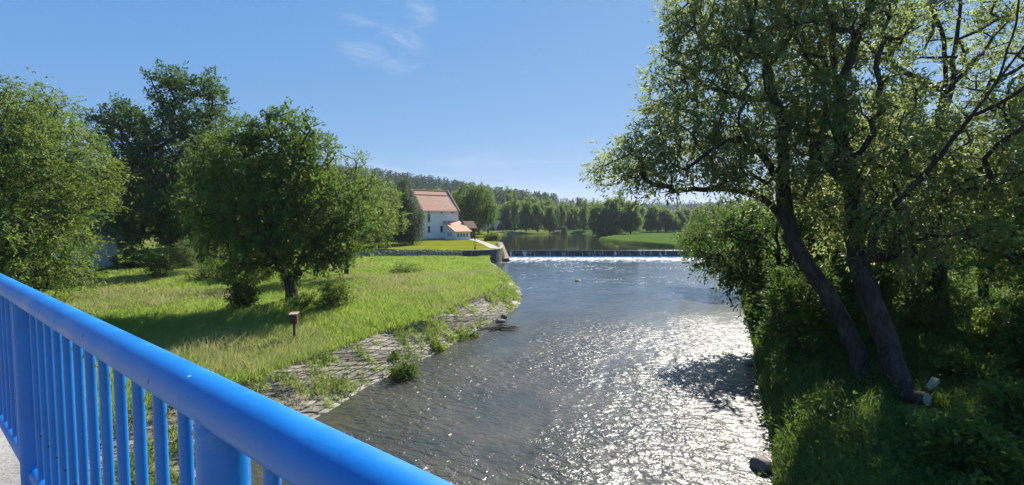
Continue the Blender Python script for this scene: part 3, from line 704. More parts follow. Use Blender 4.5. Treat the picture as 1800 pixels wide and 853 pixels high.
# ---- left bank
tree('tree', 'big light green bushy tree filling the left edge, its boughs reaching down to the grass', 'tree', (-33.5, 30, 0), [[(-33.5,30,1.4),(-33.6,30,4),(-33.2,29.6,7)],[(-33.6,30,3),(-30,28.6,6)],[(-33.6,30,3),(-37,29,7)]],
     px_blobs([(-40,250,120,110,30),(50,235,85,90,30),(20,330,110,110,28),(110,300,75,90,29),(70,405,72,85,27.5),(10,440,100,80,26),(160,340,40,50,29),(60,180,50,40,31),(112,405,36,52,27.5),(105,480,45,45,26.5),(40,495,70,35,25.5),(-70,400,120,120,27),(90,255,50,60,30)]),
     LEAF_LIGHT, R0=.42, seed=11, dens=4.5, mind=.58, rc=.45, twigs=12, per=10, tl=.75, ll=.19, lw=.075, droop=.45)
tree('tree', 'tall dark ash tree with a split open crown, standing behind the round meadow tree', 'tree', (-36.4, 49, 0), [[(-36.4,49,1.4),(-36.2,49,5),(-36.6,49,9),(-37.5,49,13)],[(-36.4,49,6),(-33.5,49.5,11),(-32.6,49.5,16),(-32,49.5,20)],[(-36.5,49,9),(-40,48.5,14),(-42,48.5,17)]],
     px_blobs([(195,210,38,34,49),(235,200,30,30,50),(178,240,22,14,49),(330,155,58,28,50),(300,185,45,28,49),(372,170,24,22,50),(275,235,60,40,50),(240,285,60,48,49),(300,290,70,50,49),(215,340,40,40,48),(265,370,75,45,47),(330,345,60,55,49),(320,400,50,34,48),(240,410,45,25,46),(340,215,45,45,50),(375,205,25,35,50),(300,135,30,18,50),(230,235,40,35,49),(360,250,40,40,50)]),
     LEAF_DARK, R0=.55, seed=12, dens=2.2, mind=.85, rc=.6, twigs=12, per=9, tl=.95, ll=.32, lw=.15, droop=.15)
tree('tree', 'mid-sized tree with paler crown, squeezed between the tall ash and the round meadow tree', 'tree', (-27.5, 42, 0), [[(-27.5,42,1.4),(-27.3,42,5),(-26.6,42,9)]],
     px_blobs([(400,235,45,32,42),(370,280,50,45,42),(410,320,60,60,43),(350,350,45,45,41),(370,400,40,30,41)]), LEAF_MID, R0=.3, seed=13, dens=3, mind=.7, rc=.5, twigs=11, per=9, tl=.8, ll=.24, lw=.11)
b3 = gz(510, 541, 1.35)
tree('tree', 'dense dark round-crowned tree with a short forked trunk alone in the meadow', 'tree', b3, [[tuple(b3), tuple(at(512,505,26.4)), tuple(at(500,455,26.4)), tuple(at(470,380,26.3)), tuple(at(450,300,26.2))],[tuple(at(512,505,26.4)), tuple(at(530,450,26.2)), tuple(at(560,370,26)), tuple(at(600,320,25.8))],[tuple(at(508,480,26.4)), tuple(at(515,400,26.8)), tuple(at(510,280,27))],[tuple(at(505,495,26.3)), tuple(at(480,450,25.6)), tuple(at(430,410,25.2))]],
     px_blobs([(500,238,62,48,26.5),(440,285,75,60,26.5),(545,290,58,58,26.2),(385,310,48,48,26.4),(480,345,105,72,25.6),(400,375,62,52,26),(575,365,66,62,25.6),(610,415,42,45,25.4),(550,425,62,42,25),(445,430,65,40,25.2),(500,405,85,50,24.8),(635,330,24,24,26),(350,370,34,40,26.8),(520,455,55,28,25.6),(590,450,45,26,25.4),(430,465,40,24,25.2),(375,425,40,30,25.8),(640,370,28,36,25.6)]),
     LEAF_MID, R0=.36, seed=14, dens=11, mind=.44, rc=.36, twigs=12, per=9, tl=.55, ll=.17, lw=.09, droop=.25)
tree('tree', 'loose bright green tree with feathery top, right behind the round meadow tree', 'tree', (-14.6, 40, 0), [[(-14.6,40,1.4),(-14.4,40,4.5),(-13.9,40,8),(-13.6,40,11.5)]],
     px_blobs([(625,285,24,22,40),(612,320,35,35,40),(650,345,34,40,40),(625,385,50,42,39),(670,385,26,34,40),(640,420,34,22,39)]), LEAF_LIGHT, R0=.22, seed=15, dens=6, mind=.52, rc=.4, twigs=8, per=9, tl=.75, ll=.19, lw=.08, droop=.05)
tree('tree', 'bushy lighter tree at the end of the meadow, left of the weeping birch', 'tree', (-19.3, 70, 0), [[(-19.3,70,1.9),(-19.2,70,5),(-19,70,8)]],
     px_blobs([(683,352,22,28,70),(672,385,28,30,69),(694,395,20,26,70),(668,415,24,14,68)]), LEAF_LIGHT, R0=.25, seed=16, dens=3.5, mind=.7, rc=.5, twigs=9, per=8, tl=.8, ll=.28, lw=.13)
tree('birch_tree', 'drooping grey-green birch tree at the left corner of the white house', 'tree', (-17.3, 79, 0), [[(-17.3,79,2),(-17.2,79,6),(-17.5,79,10),(-17.7,79,13)]],
     px_blobs([(709,328,13,18,79),(711,352,21,22,79),(714,380,28,24,79),(720,402,26,16,79),(700,395,20,22,80)]), m_leaf('birch_leaf', (.05,.075,.035), (.075,.10,.05), (.12,.16,.05), .35), R0=.2, seed=17, dens=11, mind=.45, rc=.4, twigs=10, per=12, tl=1.1, ll=.22, lw=.09, droop=1.3)
tree('tree', 'big full-crowned tree right of the white house, shading the path', 'tree', (-10.3, 112, 0), [[(-10.3,112,2),(-10.2,112,6),(-10.5,112,11)]],
     px_blobs([(835,345,28,24,112),(822,365,25,28,111),(850,368,22,28,111),(838,390,30,18,110)]), LEAF_MID, R0=.4, seed=18, dens=1.6, mind=.9, rc=.7, twigs=10, per=9, tl=1.0, ll=.42, lw=.2)
tree('tree', 'second broad tree just left of the huts, touching the big tree by the house', 'tree', (-6.8, 128, 0), [[(-6.8,128,2),(-6.7,128,7)]],
     px_blobs([(858,352,16,20,128),(862,375,14,20,128)]), LEAF_PALE, R0=.3, seed=19, dens=1.6, mind=.9, rc=.7, twigs=9, per=9, tl=1.0, ll=.42, lw=.2)

# ---- shrubs: (px, base y, half width px, height px, D guess by ground)
def shrub(label, px, py, w, h, mat, seed, z=1.35, name='shrub', cat='shrub', dens=9., mind=.26, ll=.12, lw=.055, droop=.3, group=None, twigs=9, per=8, tl=.4):
    b = gz(px, py, z); b[2] = ground_z(b[0], b[1]); D = b[1]; k = D / F; W, H = w * k, h * k
    bl = [(b + np.array([0, 0, H * .55]), (W * .75, W * .75, H * .42)), (b + np.array([W * .35, .1, H * .35]), (W * .55, W * .6, H * .3)), (b + np.array([-W * .4, -.1, H * .32]), (W * .5, W * .6, H * .3))]
    vol = W * W * H
    return tree(name, label, cat, b, [], bl, mat, R0=max(.02, W * .05), seed=seed, dens=max(dens * 3, 170 / vol), mind=max(.1, min(mind, W * .17)), rc=min(.3, W * .25), twigs=twigs, per=per, tl=min(tl, W * .6), ll=ll, lw=lw, droop=droop, group=group, seg=.25, sides=5)
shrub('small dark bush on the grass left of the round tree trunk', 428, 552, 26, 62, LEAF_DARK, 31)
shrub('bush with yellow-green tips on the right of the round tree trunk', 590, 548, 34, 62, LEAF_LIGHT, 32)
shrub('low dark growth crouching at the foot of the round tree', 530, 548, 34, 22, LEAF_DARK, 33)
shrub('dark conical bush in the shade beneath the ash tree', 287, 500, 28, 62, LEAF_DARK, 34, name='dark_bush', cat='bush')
shrub('broad nettle-like shrub in the shade behind the meadow trees', 395, 500, 62, 42, LEAF_MID, 35)
shrub('green bush just left of the round tree trunk, farther back', 458, 500, 34, 40, LEAF_MID, 36)
shrub('thin pale young tree in front of the dark trees', 327, 482, 20, 62, LEAF_PALE, 37, name='young_tree', cat='young tree')
shrub('rounded shrub at the far end of the meadow left of the lawn', 650, 441, 26, 34, LEAF_MID, 38)
shrub('lone low tuft-like green plant in the middle of the meadow', 713, 482, 32, 17, LEAF_LIGHT, 39, name='meadow_plant', cat='plant')
shrub('round willow bush growing from the stone embankment, overhanging the water', 710, 648, 27, 58, LEAF_MID, 40, .35, name='willow_bush', cat='bush', ll=.10, lw=.035)
shrub('small dark plant standing at the waterline farther along the embankment', 833, 586, 7, 18, LEAF_DARK, 41, .2, name='waterside_plant', cat='plant')
shrub('bright green weed clump on the embankment above the waterline bend', 812, 578, 24, 24, LEAF_LIGHT, 42, .5, name='weed_clump', cat='weeds')
shrub('pale green weed clump next to the bigger clump on the embankment', 766, 596, 15, 22, LEAF_LIGHT, 43, .6, name='weed_clump', cat='weeds')
shrub('green herb clump on the embankment just left of the willow bush', 690, 612, 16, 22, LEAF_MID, 44, .8, name='weed_clump', cat='weeds')
shrub('low weed clump on the embankment near the handrail', 588, 672, 18, 18, LEAF_LIGHT, 45, .7, name='weed_clump', cat='weeds')
shrub('reedy green clump on the pond bank behind the wing wall', 866, 428, 16, 14, LEAF_LIGHT, 46, 1.7, name='reed_clump', cat='reeds', ll=.3, lw=.1)
shrub('bushy tuft on the tip of the far field bank', 1072, 428, 10, 9, LEAF_MID, 47, 1.6, name='bank_bush', cat='bush', ll=.3, lw=.12)
shrub('lower bushy tuft on the field bank nearer the weir', 1088, 431, 9, 7, LEAF_LIGHT, 48, 1.6, name='bank_bush', cat='bush', ll=.3, lw=.12)
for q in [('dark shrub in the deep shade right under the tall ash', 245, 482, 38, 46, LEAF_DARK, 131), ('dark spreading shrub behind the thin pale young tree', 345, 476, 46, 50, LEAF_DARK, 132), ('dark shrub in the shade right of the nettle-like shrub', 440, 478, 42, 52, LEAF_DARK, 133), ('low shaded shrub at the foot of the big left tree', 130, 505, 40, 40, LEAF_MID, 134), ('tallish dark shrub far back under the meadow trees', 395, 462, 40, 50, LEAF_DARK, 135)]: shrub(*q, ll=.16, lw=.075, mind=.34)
# ---- right bank willows: limbs follow the real boughs, each bend with its own distance
def PL(*q): return [tuple(at(*p)) for p in q]
bA = gz(1526, 690, 1.0)
W = dict(leafmat=LEAF_WILLOW, barkmat=BARK_DARK, dens=19, mind=.36, rc=.36, twigs=8, per=11, tl=.62, ll=.175, lw=.056, droop=.30, sides=12, seg=.4)
tree('willow_tree', 'dark leaning willow with a long bare bough reaching left over the river', 'willow', bA,
     [[tuple(bA)] + PL((1491,585,15.0),(1438,491,15.6),(1396,430,16.2),(1365,368,16.8),(1340,350,17),(1297,333,17.2),(1232,333,17.3),(1161,339,17.3)),
      PL((1396,430,16.2),(1376,330,16.6),(1378,240,16.8),(1360,166,17),(1350,116,17.2),(1322,50,17.4),(1308,-40,17.6)),
      PL((1362,180,17),(1292,166,17.6),(1242,151,18),(1206,118,18.2),(1161,98,18.3)),
      PL((1376,330,16.6),(1320,245,16.4),(1255,260,16),(1205,300,15.8)),
      PL((1438,491,15.6),(1400,470,15.4),(1330,410,15.2),(1270,408,15.2)),
      PL((1378,240,16.8),(1420,180,17.5),(1440,120,18)),
      PL((1350,116,17.2),(1400,40,17.6),(1410,-60,18))],
     px_blobs([(1085,290,48,34,17.3,1.4),(1140,268,62,44,17.2,1.8),(1180,300,60,34,16.8,1.6),(1195,225,62,46,17.6,1.8),(1185,165,48,40,18,1.5),(1240,170,60,48,18,1.8),(1235,95,55,36,18.2,1.6),(1225,30,50,36,18.4,1.6),(1290,60,68,50,18,1.9),(1260,250,70,50,17,1.9),(1320,130,60,55,17.6,1.9),(1310,210,70,55,17,1.9),(1290,300,60,30,16.6,1.6),(1365,60,70,60,17.8,2),(1390,200,65,60,17.4,2),(1330,-40,100,50,18,2.2),(1420,130,50,60,17.8,1.8),(1340,300,55,45,16.6,1.6),(1410,300,50,60,17,1.7),(1205,55,36,40,18.3,1.5),(1215,-10,46,40,18.4,1.6),(1172,120,30,36,18.1,1.2),(1150,240,40,40,17.4,1.5)]),
     R0=.27, seed=51, **W)
bC = gz(1596, 709, 1.1)
tree('willow_tree', 'thick-trunked willow beside the cut log, one heavy bough rising to the top right', 'willow', bC,
     [[tuple(bC)] + PL((1557,602,14.1),(1518,491,14.8),(1500,420,15.4),(1499,323,16),(1484,262,16.3),(1474,192,16.6),(1469,131,16.9),(1464,30,17.2),(1462,-60,17.4)),
      PL((1518,491,14.8),(1544,398,14.6),(1600,333,14.3),(1655,272,14),(1736,166,13.7),(1800,86,13.4),(1860,10,13.2)),
      PL((1736,166,13.7),(1762,110,13.9),(1785,30,14.2),(1795,-60,14.4)),
      PL((1700,210,13.8),(1770,175,13.2),(1850,120,12.6)),
      PL((1470,165,16.7),(1413,91,17.2),(1390,40,17.4)),
      PL((1474,192,16.6),(1487,121,16.4),(1529,10,16.4),(1545,-60,16.5)),
      PL((1499,323,16),(1450,290,15.4),(1430,240,15))],
     px_blobs([(1455,60,60,60,17,1.9),(1510,70,60,55,16.8,1.9),(1480,-40,110,50,17,2.2),(1470,190,60,60,16.4,1.8),(1530,180,60,55,16.2,1.9),(1440,260,45,50,15.6,1.5),(1520,280,70,55,15.6,1.9),(1580,330,70,50,15.6,1.8),(1600,250,60,50,15.4,1.7),(1490,370,70,50,15.4,1.8),(1560,420,80,45,15.2,1.8),(1640,400,60,50,14.6,1.6),(1720,300,60,50,14.2,1.5),(1770,250,60,50,13.8,1.5),(1800,160,50,50,13.6,1.3)]),
     R0=.31, seed=52, **W)
bF = gz(1660, 566, 1.6)
W2 = dict(W); W2['dens'] = 9; W2['mind'] = .42
tree('willow_tree', 'thinner forked willow with sparse see-through top, behind the heavy bough on the right', 'willow', bF,
     [[tuple(bF)] + PL((1650,470,20),(1643,272,20),(1660,161,20),(1663,76,20),(1643,25,20),(1640,-60,20)),
      PL((1648,230,20),(1675,146,20),(1675,100,19.8),(1690,5,19.6),(1700,-80,19.5)),
      PL((1655,160,20),(1590,125,19.4),(1534,93,19)),
      PL((1672,150,20),(1730,90,20.4),(1770,20,20.6))],
     px_blobs([(1560,70,40,40,19.4,1.6),(1600,20,50,50,19.6,2),(1640,-20,70,50,20,2.2),(1715,40,50,50,20,2),(1770,70,55,60,20.4,2.2),(1620,130,50,35,19.6,1.6),(1600,190,50,45,19.8,2),(1665,230,55,50,19.8,2),(1730,220,60,60,20,2.2),(1720,140,50,40,20.3,1.8),(1650,320,70,50,19.8,2.2),(1580,260,50,50,20,2)]),
     R0=.26, seed=53, **W2)
bG = at(1880, 560, 15.0)
tree('willow_tree', 'yellow-green sunlit willow partly cut off by the right edge of the picture', 'willow', bG,
     [[(bG[0], bG[1], 1.6)] + PL((1890,450,15),(1880,330,15),(1850,250,15)), PL((1880,330,15),(1800,300,15),(1750,330,15))],
     px_blobs([(1790,320,60,55,15,1.6),(1850,260,60,60,15,1.8),(1770,410,70,50,15,1.6),(1850,380,70,60,15,1.6),(1880,470,70,50,14.6,1.4),(1870,160,50,60,14.6,1.6)]),
     R0=.22, seed=54, **{**W, 'leafmat': LEAF_LIGHT, 'dens': 20})
# willows farther along the right bank, boughs hanging to the water; the last two are added for shade
def bankwillow(label, px, D, blobs, seed, mat=LEAF_MID, R0=.24, scale=1.0):
    b = at(px, 500, D); b[2] = ground_z(b[0], b[1])
    tree('willow_tree', label, 'willow', b, [[tuple(b), (b[0]-.2, b[1], b[2]+2.5), (b[0]-.6, b[1], b[2]+5)]], px_blobs(blobs), mat, BARK_DARK, R0, seed, dens=9*scale, mind=.5, rc=.42, twigs=11, per=10, tl=.75, ll=.20, lw=.085, droop=.4, sides=8)
bankwillow('low willow with boughs hanging to the river under the long bare bough', 1380, 24, [(1290,405,60,38,24,1.8),(1250,440,48,30,24,1.6),(1350,420,60,50,24,2),(1310,470,50,40,23.5,1.6),(1370,490,60,60,23,1.8),(1420,400,60,60,24,2),(1345,380,50,25,24,1.6)], 55, LEAF_DARK)
bankwillow('willow just upstream of the low hanging one, seen through its boughs near the weir', 1310, 44, [(1225,420,34,26,46,2.5),(1260,395,45,34,45,3),(1210,445,22,18,46,1.6),(1310,380,50,44,45,3),(1270,455,40,26,43,2)], 56, scale=.45)
bankwillow('willow filling the gap between the two main willow trunks', 1490, 24, [(1480,430,60,50,24,2.2),(1540,470,60,50,23,2),(1450,490,60,50,22,2),(1590,440,60,50,24,2.2),(1430,360,50,40,22,2),(1490,340,60,45,22,2),(1560,350,60,45,22.5,2)], 57, scale=.9)  # upper crown added behind the big willows to shade the bank
bankwillow('dense willow behind the forked one, showing at the far right', 1730, 27, [(1700,380,60,50,27,2.4),(1760,440,70,50,26,2.4),(1650,450,60,40,26,2.2),(1790,360,50,50,28,2.4),(1830,450,60,60,26,2.4)], 58, LEAF_LIGHT, scale=.7)
bankwillow('tall leafy willow rising behind the crossing of the two big willow crowns', 1560, 26, [(1450,260,60,60,26,2.2),(1540,240,70,60,26,2.6),(1500,330,70,50,26,2.4),(1620,280,60,60,26,2.4),(1580,180,50,40,26,2),(1680,330,50,50,26,2.2)], 59, LEAF_WILLOW, R0=.3, scale=.45)  # added behind the crowns to throw shade on the right bank
bankwillow('tall willow just outside the right edge, only its left twigs in the picture', 1930, 20, [(1900,200,80,80,20,2.4),(1960,300,90,80,20,2.4),(1900,350,70,60,19,2),(1980,180,90,80,20,2.4)], 60, LEAF_LIGHT, scale=.8)  # added beyond the edge to shade the lower right bank
# undergrowth on the right bank; dark leaf colour puts in the shade near the trunks
def bush(label, px, py, w, h, mat, seed, **k): shrub(label, px, py, w, h, mat, seed, z=k.pop('z', 1.0), name=k.pop('name', 'bank_shrub'), cat=k.pop('cat', 'shrub'), **{'dens': 8, 'mind': .30, 'll': .15, 'lw': .07, 'twigs': 11, **k})
bush('tall dark shrub at the waterline, left of the leaning willow trunk', 1400, 640, 66, 200, LEAF_DARK, 61)  # made taller to shade the grass; leaf colour darkened for shade
bush('shaded shrub filling the dark gap between the two willow trunks', 1495, 628, 72, 230, LEAF_DARK, 62)  # shade of the gap is in the leaf colour; raised to shade the grass
bush('waterside shrub farther upstream, its leaves touching the river', 1350, 585, 45, 110, LEAF_DARK, 63)
bush('shrub behind the thick willow trunk on its right', 1640, 600, 60, 110, LEAF_MID, 64)
bush('bright sunlit bush in the clearing at the right', 1752, 640, 42, 85, LEAF_LIGHT, 65)
bush('dark shrub at the right edge beside the sunlit bush', 1815, 690, 48, 150, LEAF_DARK, 66)
bush('low leafy bush in front of the thick willow trunk on the right', 1700, 690, 45, 55, LEAF_MID, 67)
bush('small bush at the very bottom right corner of the bank', 1700, 850, 60, 90, LEAF_MID, 68)
bush('bush near the bottom right edge, just above the corner bush', 1790, 800, 48, 110, LEAF_MID, 69)

# cut log with pale sawn faces, rock, driftwood
b = gz(1618, 722, 1.1); b[2] = ground_z(b[0], b[1])
LOGP = b.copy(); b[2] += .12
lg = empty('cut_log', b, 'short sawn log with pale end lying against the foot of the thick willow', 'log', rz=R(-68))
mb = MB(); pts = np.array([(-.34,0,.10),(-.1,.01,.13),(.14,0,.17)]); mb.tube(pts, [.20,.19,.2], 18); mb.build('bark', BARK_DARK, lg, smooth=True)
d = unit(pts[2] - pts[1]); mb = MB(); mb.tube([pts[2] + d * .001, pts[2] + d * .012], .178, 18); mb.build('sawn_face', m_plain('sawn_wood', (.50,.40,.27), (.38,.29,.18), 9, .8, .2, .2, 40), lg)
b2 = gz(1603, 700, 1.1); b2[2] = ground_z(b2[0], b2[1])
lg = empty('cut_log', b2 + np.array([.35, -.25, .15]), 'small split piece of pale wood leaning on the sawn log', 'log', rz=R(20))
mb = MB(); mb.hexa([(-.16,-.05,.1),(.2,-.1,.32),(.22,.1,.34),(-.16,.08,.1),(-.18,-.05,.17),(.16,-.1,.44),(.17,.1,.45),(-.18,.08,.18)]); mb.build('bark', m_plain('split_wood', (.45,.36,.25), (.33,.26,.17), 9, .8), lg, bevel=.01)
def rock(px, py, s, seed, label, flat=.6, mat=None, group=None):
    rg = np.random.default_rng(seed); b = gz(px, py, 0.0); import bmesh
    bm = bmesh.new(); bmesh.ops.create_icosphere(bm, subdivisions=4, radius=1)
    dirs = unit(rg.normal(0, 1, (11, 3))); cuts = .62 + .3 * rg.random(11)
    for v in bm.verts:
        c = np.array(v.co)
        for q, k in zip(dirs, cuts):
            dd = c @ q
            if dd > k: c = c - q * (dd - k) * .85
        c *= 1 + .06 * (vnoise(np.array([c[0]*4+9]), np.array([c[1]*4+c[2]*3]), seed)[0] - .5)
        v.co = (c[0]*s, c[1]*s*.8, c[2]*s*flat)
    for f in bm.faces: f.smooth = True
    me = bpy.data.meshes.new('rock'); bm.to_mesh(me); bm.free(); o = link('rock', me, mat or m_rock); o.location = (b[0], b[1], s*flat*.25); o.rotation_euler = (0,0,rg.random()*6); tag(o, label, 'rock', group)
m_rock = m_plain('river_rock', (.10,.085,.07), (.19,.165,.14), 3, .75, .35, .5, 14)
rock(1338, 822, .34, 3, 'large brown boulder in the water at the foot of the right bank', .75)
rock(1316, 640, .25, 5, 'dark stone at the right waterline beneath the tall dark shrub', .5)
rock(879, 566, .38, 6, 'low dark stone in the shallows off the embankment, nearest the weed clump', .45)
rock(886, 560, .30, 7, 'small pointed stone standing against the embankment edge by the driftwood', .9)
rock(1016, 494, .42, 8, 'lone flat stone breaking the water in midstream', .35)
rock(1225, 470, .8, 13, 'dark rock at the right end of the weir foam', .4)
rock(1205, 462, .7, 14, 'smaller dark rock left of the one at the weir foam end', .4)
b = gz(884, 578, 0)
dw = MB(); rg = np.random.default_rng(4)
for k in range(14):
    a = rg.normal(0, .28); c = rg.normal(0, .22, 2); L_ = .5 + rg.random() * .7
    dw.tube([(c[0]-L_*math.cos(a), c[1]-L_*math.sin(a), .0), (c[0], c[1], .08+.1*rg.random()), (c[0]+L_*math.cos(a), c[1]+L_*math.sin(a), .02+.15*rg.random())], [.022,.03,.012], 6)
o = dw.build('driftwood', m_plain('wet_wood', (.05,.035,.025), (.10,.075,.055), 8, .6)); o.location = (b[0], b[1], 0); tag(o, 'tangle of dark driftwood sticks caught in the shallows off the embankment', 'driftwood')

# ------------------------------------------------------------------ far trees: four builds, copied with their parts
def template(kind, seed, mat):
    rg = np.random.default_rng(seed)
    if kind == 'round': bl = [((0,0,6.0),(3.0,3.0,3.0)),((.5,0,9.4),(2.1,2.1,2.4)),((-2.3,.3,4.6),(1.9,2,2)),((2.4,-.2,5.2),(1.9,2,2.2)),((-1.2,.4,7.8),(1.7,1.7,1.6)),((0,-1.6,2.9),(2.8,2,1.8)),((1.4,1.5,3),(2,2,1.8))]
    elif kind == 'tall': bl = [((0,0,6),(2.4,2.4,3.4)),((.3,0,10),(2.0,2,3)),((-.4,.2,13),(1.3,1.3,2)),((1.2,0,7.5),(1.5,1.5,2)),((-1.5,0,4.5),(1.6,1.6,2))]
    elif kind == 'wide': bl = [((-3,0,4.6),(2.8,2.6,2.8)),((0,.2,6.2),(3.2,3,3.4)),((3,0,5),(2.8,2.6,3)),((-1,-1.5,3),(3,2,2)),((2,-1.2,2.6),(3,2,1.8)),((.6,0,8.6),(1.9,1.8,1.6))]
    b = np.array([0,0,0.]); cl = clusters(rg, bl, 3.5, .72)
    P, par, kids, r, acc = grow(rg, b, [[(0,0,0),(.1,0,2.4),(0,0,5)]], cl, .28, .7)
    wm = wood_mesh('trunk', P, par, kids, r, acc, b, 6, .04); wm.materials.append(BARK)
    V, Q = leaves_np(rg, cl, .5, 9, 8, .85, .46, .26, .3, np.array([0,0,5.]), .6)
    cm = mesh_np('crown', V, Q); cm.materials.append(mat); return wm, cm
TPL = {'round': template('round', 71, LEAF_FAR), 'tall': template('tall', 72, LEAF_FAR), 'wide': template('wide', 73, LEAF_FAR), 'pale': template('round', 74, LEAF_PALE)}
def fir_template(seed, mat, h=14.0, w=2.6):
    rg = np.random.default_rng(seed); n = 900; t = rg.random(n) ** .7; z = 1.2 + (h - 1.2) * (1 - t) ; rad = w * t * (.75 + .25 * np.sin(z * 4.2)); a = rg.random(n) * 6.283
    d = np.stack([np.cos(a), np.sin(a), -.25 + .2 * rg.random(n)], 1); p0 = np.stack([np.cos(a) * rad * .35, np.sin(a) * rad * .35, z], 1); tip = p0 + d * (rad * .75 + .15)[:, None]; s = np.stack([-np.sin(a), np.cos(a), rg.normal(0, .3, n)], 1) * (.12 + .28 * t)[:, None]
    mid = (p0 + tip) / 2; V = np.stack([p0, mid + s, tip, mid - s], 1).reshape(-1, 3); cm = mesh_np('crown', V, np.arange(n * 4).reshape(-1, 4)); cm.materials.append(mat)
    V, Q = tube_np(np.array([(0,0,-.5),(0,0,h*.5),(0,0,h*.96)]), np.array([.2,.12,.02]), 6); wm = mesh_np('trunk', V, Q, True); wm.materials.append(BARK); return wm, cm
TPL['fir'] = fir_template(75, NEEDLE)
TH = {'round': 11.8, 'tall': 15., 'wide': 10.2, 'pale': 11.8, 'fir': 14.}
rt = np.random.default_rng(5)
def far_tree(kind, px, top, D, label, group=None, wide=1.0, name=None, z=None):
    x = at(px, 400, D)[0]; gzv = ground_z(x, D) if z is None else z
    h = at(px, top, D)[2] - gzv; s = h / TH[kind]
    o = empty(name or ('fir_tree' if kind == 'fir' else 'tree'), (x, D, gzv - .15), label, 'tree', group, rt.random() * 6.28); o.scale = (s * wide, s * wide, s)
    for nm, me in zip(('trunk', 'crown'), TPL[kind]): link(nm, me, None, o)
    return o
G1 = 'trees lining the far side of the pond'
far = [('tall',905,338,172,'tall slim tree at the left end of the row beyond the pond',.8),('round',925,352,170,'dark round tree leaning on the tall slim one beyond the pond',.85),
 ('round',945,356,168,'bright-sided round tree, centre of the left pondside row',.8),('round',966,360,168,'bright round tree next right in the pondside row, slightly shorter',.8),('tall',988,352,174,'slim dark tree at the right end of the left pondside row',.75),
 ('pale',992,396,163,'small pale rounded bush-like tree at the water edge of the pond',1.0),('fir',873,362,200,'dark fir behind the grey-roofed huts',.9),('fir',881,366,202,'second dark fir behind the huts, slightly right',.9),
 ('fir',1004,362,180,'dark fir in the gap right of the pondside row',1.0),('fir',1010,372,182,'shorter dark fir in the gap right of the pondside row',1.0),('tall',1026,352,176,'shaded tree between the dark firs and the big round clump',1.0),
 ('wide',1052,358,152,'broad dark clump-like tree whose boughs touch the pond',.95),('round',1078,345,150,'tall rounded tree rising from the field-side clump',.95),('tall',1092,334,170,'tallest thin-topped tree rising behind the field-side clump',.9),
 ('round',1108,352,148,'bright rounded tree at the right side of the field-side clump',1.0),('round',1145,360,165,'round tree behind the green field, under the long bough',1.0),('wide',1170,366,165,'wide tree behind the green field, half under the willow leaves',1.0),
 ('round',1195,368,168,'rounded tree behind the field, mostly hidden by willow leaves',1.0),('wide',1225,366,170,'broad far tree hidden behind the hanging willow leaves by the weir',1.0),
 ('tall',895,330,215,'tall tree on the slope above the huts',.9),('wide',935,346,225,'broad tree on the slope above the pondside row',1.0),('wide',965,350,228,'next broad tree on the slope above the pondside row',1.0),('round',1000,356,235,'round tree on the slope behind the dark fir gap',1.0),('wide',1040,356,215,'broad dark tree behind the pond\'s far corner',1.1),
 ('round',1018,346,300,'small distant tree standing out on the skyline right of the hill',.9),('wide',800,338,230,'light broad tree on the slope right above the house roof',1.2),('wide',770,334,240,'light broad tree on the slope behind the house ridge',1.2),('wide',740,336,240,'light broad tree on the slope left behind the house ridge',1.2),('wide',835,340,235,'light broad tree on the slope behind the big tree by the house',1.2)]
for k, px, top, D, lab, wd in far: far_tree(k, px, top, D, lab, G1 if D < 200 else 'trees on the lower slope', wd)
LC = 'one of the close-set trees forming the continuous green wall behind the pondside row'
for k, (px, top) in enumerate([(893,356),(912,350),(930,358),(950,352),(972,362),(990,356),(1012,364),(1030,360),(1048,366),(1066,358),(1086,362),(1104,356),(1126,364),(1142,368),(1160,362),(1182,370),(1205,366),(1230,372)]):
    far_tree(('wide', 'round', 'wide', 'tall')[k % 4], px, top, 186 + (k * 7) % 17, LC, 'trees of the green wall behind the pond', 1.15)
G2 = 'background trees glimpsed behind the nearer trees'
LB = 'dark background tree, only glimpsed between nearer trees on the left'
for k, px, top, D, wd in [('wide',-60,330,75,1.2),('wide',30,330,80,1.3),('wide',110,330,85,1.3),('round',180,345,90,1.2),('wide',240,340,88,1.3),('round',320,330,80,1.2),('wide',400,330,84,1.3),('round',470,330,88,1.2),('wide',540,325,92,1.3),('round',600,325,95,1.2),('round',645,325,98,1.1),('wide',690,345,118,1.1)]:
    far_tree(k, px, top, D, LB, G2, wd)
LR = 'distant tree line tree, only glimpsed through the willow branches on the right'
for k, px, D, top in [('wide',1260,172,366),('round',1310,160,360),('wide',1370,165,362),('round',1430,150,352),('wide',1490,150,356),('round',1550,140,348),('wide',1610,130,352),('round',1670,120,345),('wide',1730,110,345),('round',1790,100,340),('wide',1850,95,340)]:
    far_tree(k, px, top, D, LR, 'distant trees behind the willows', 1.3)

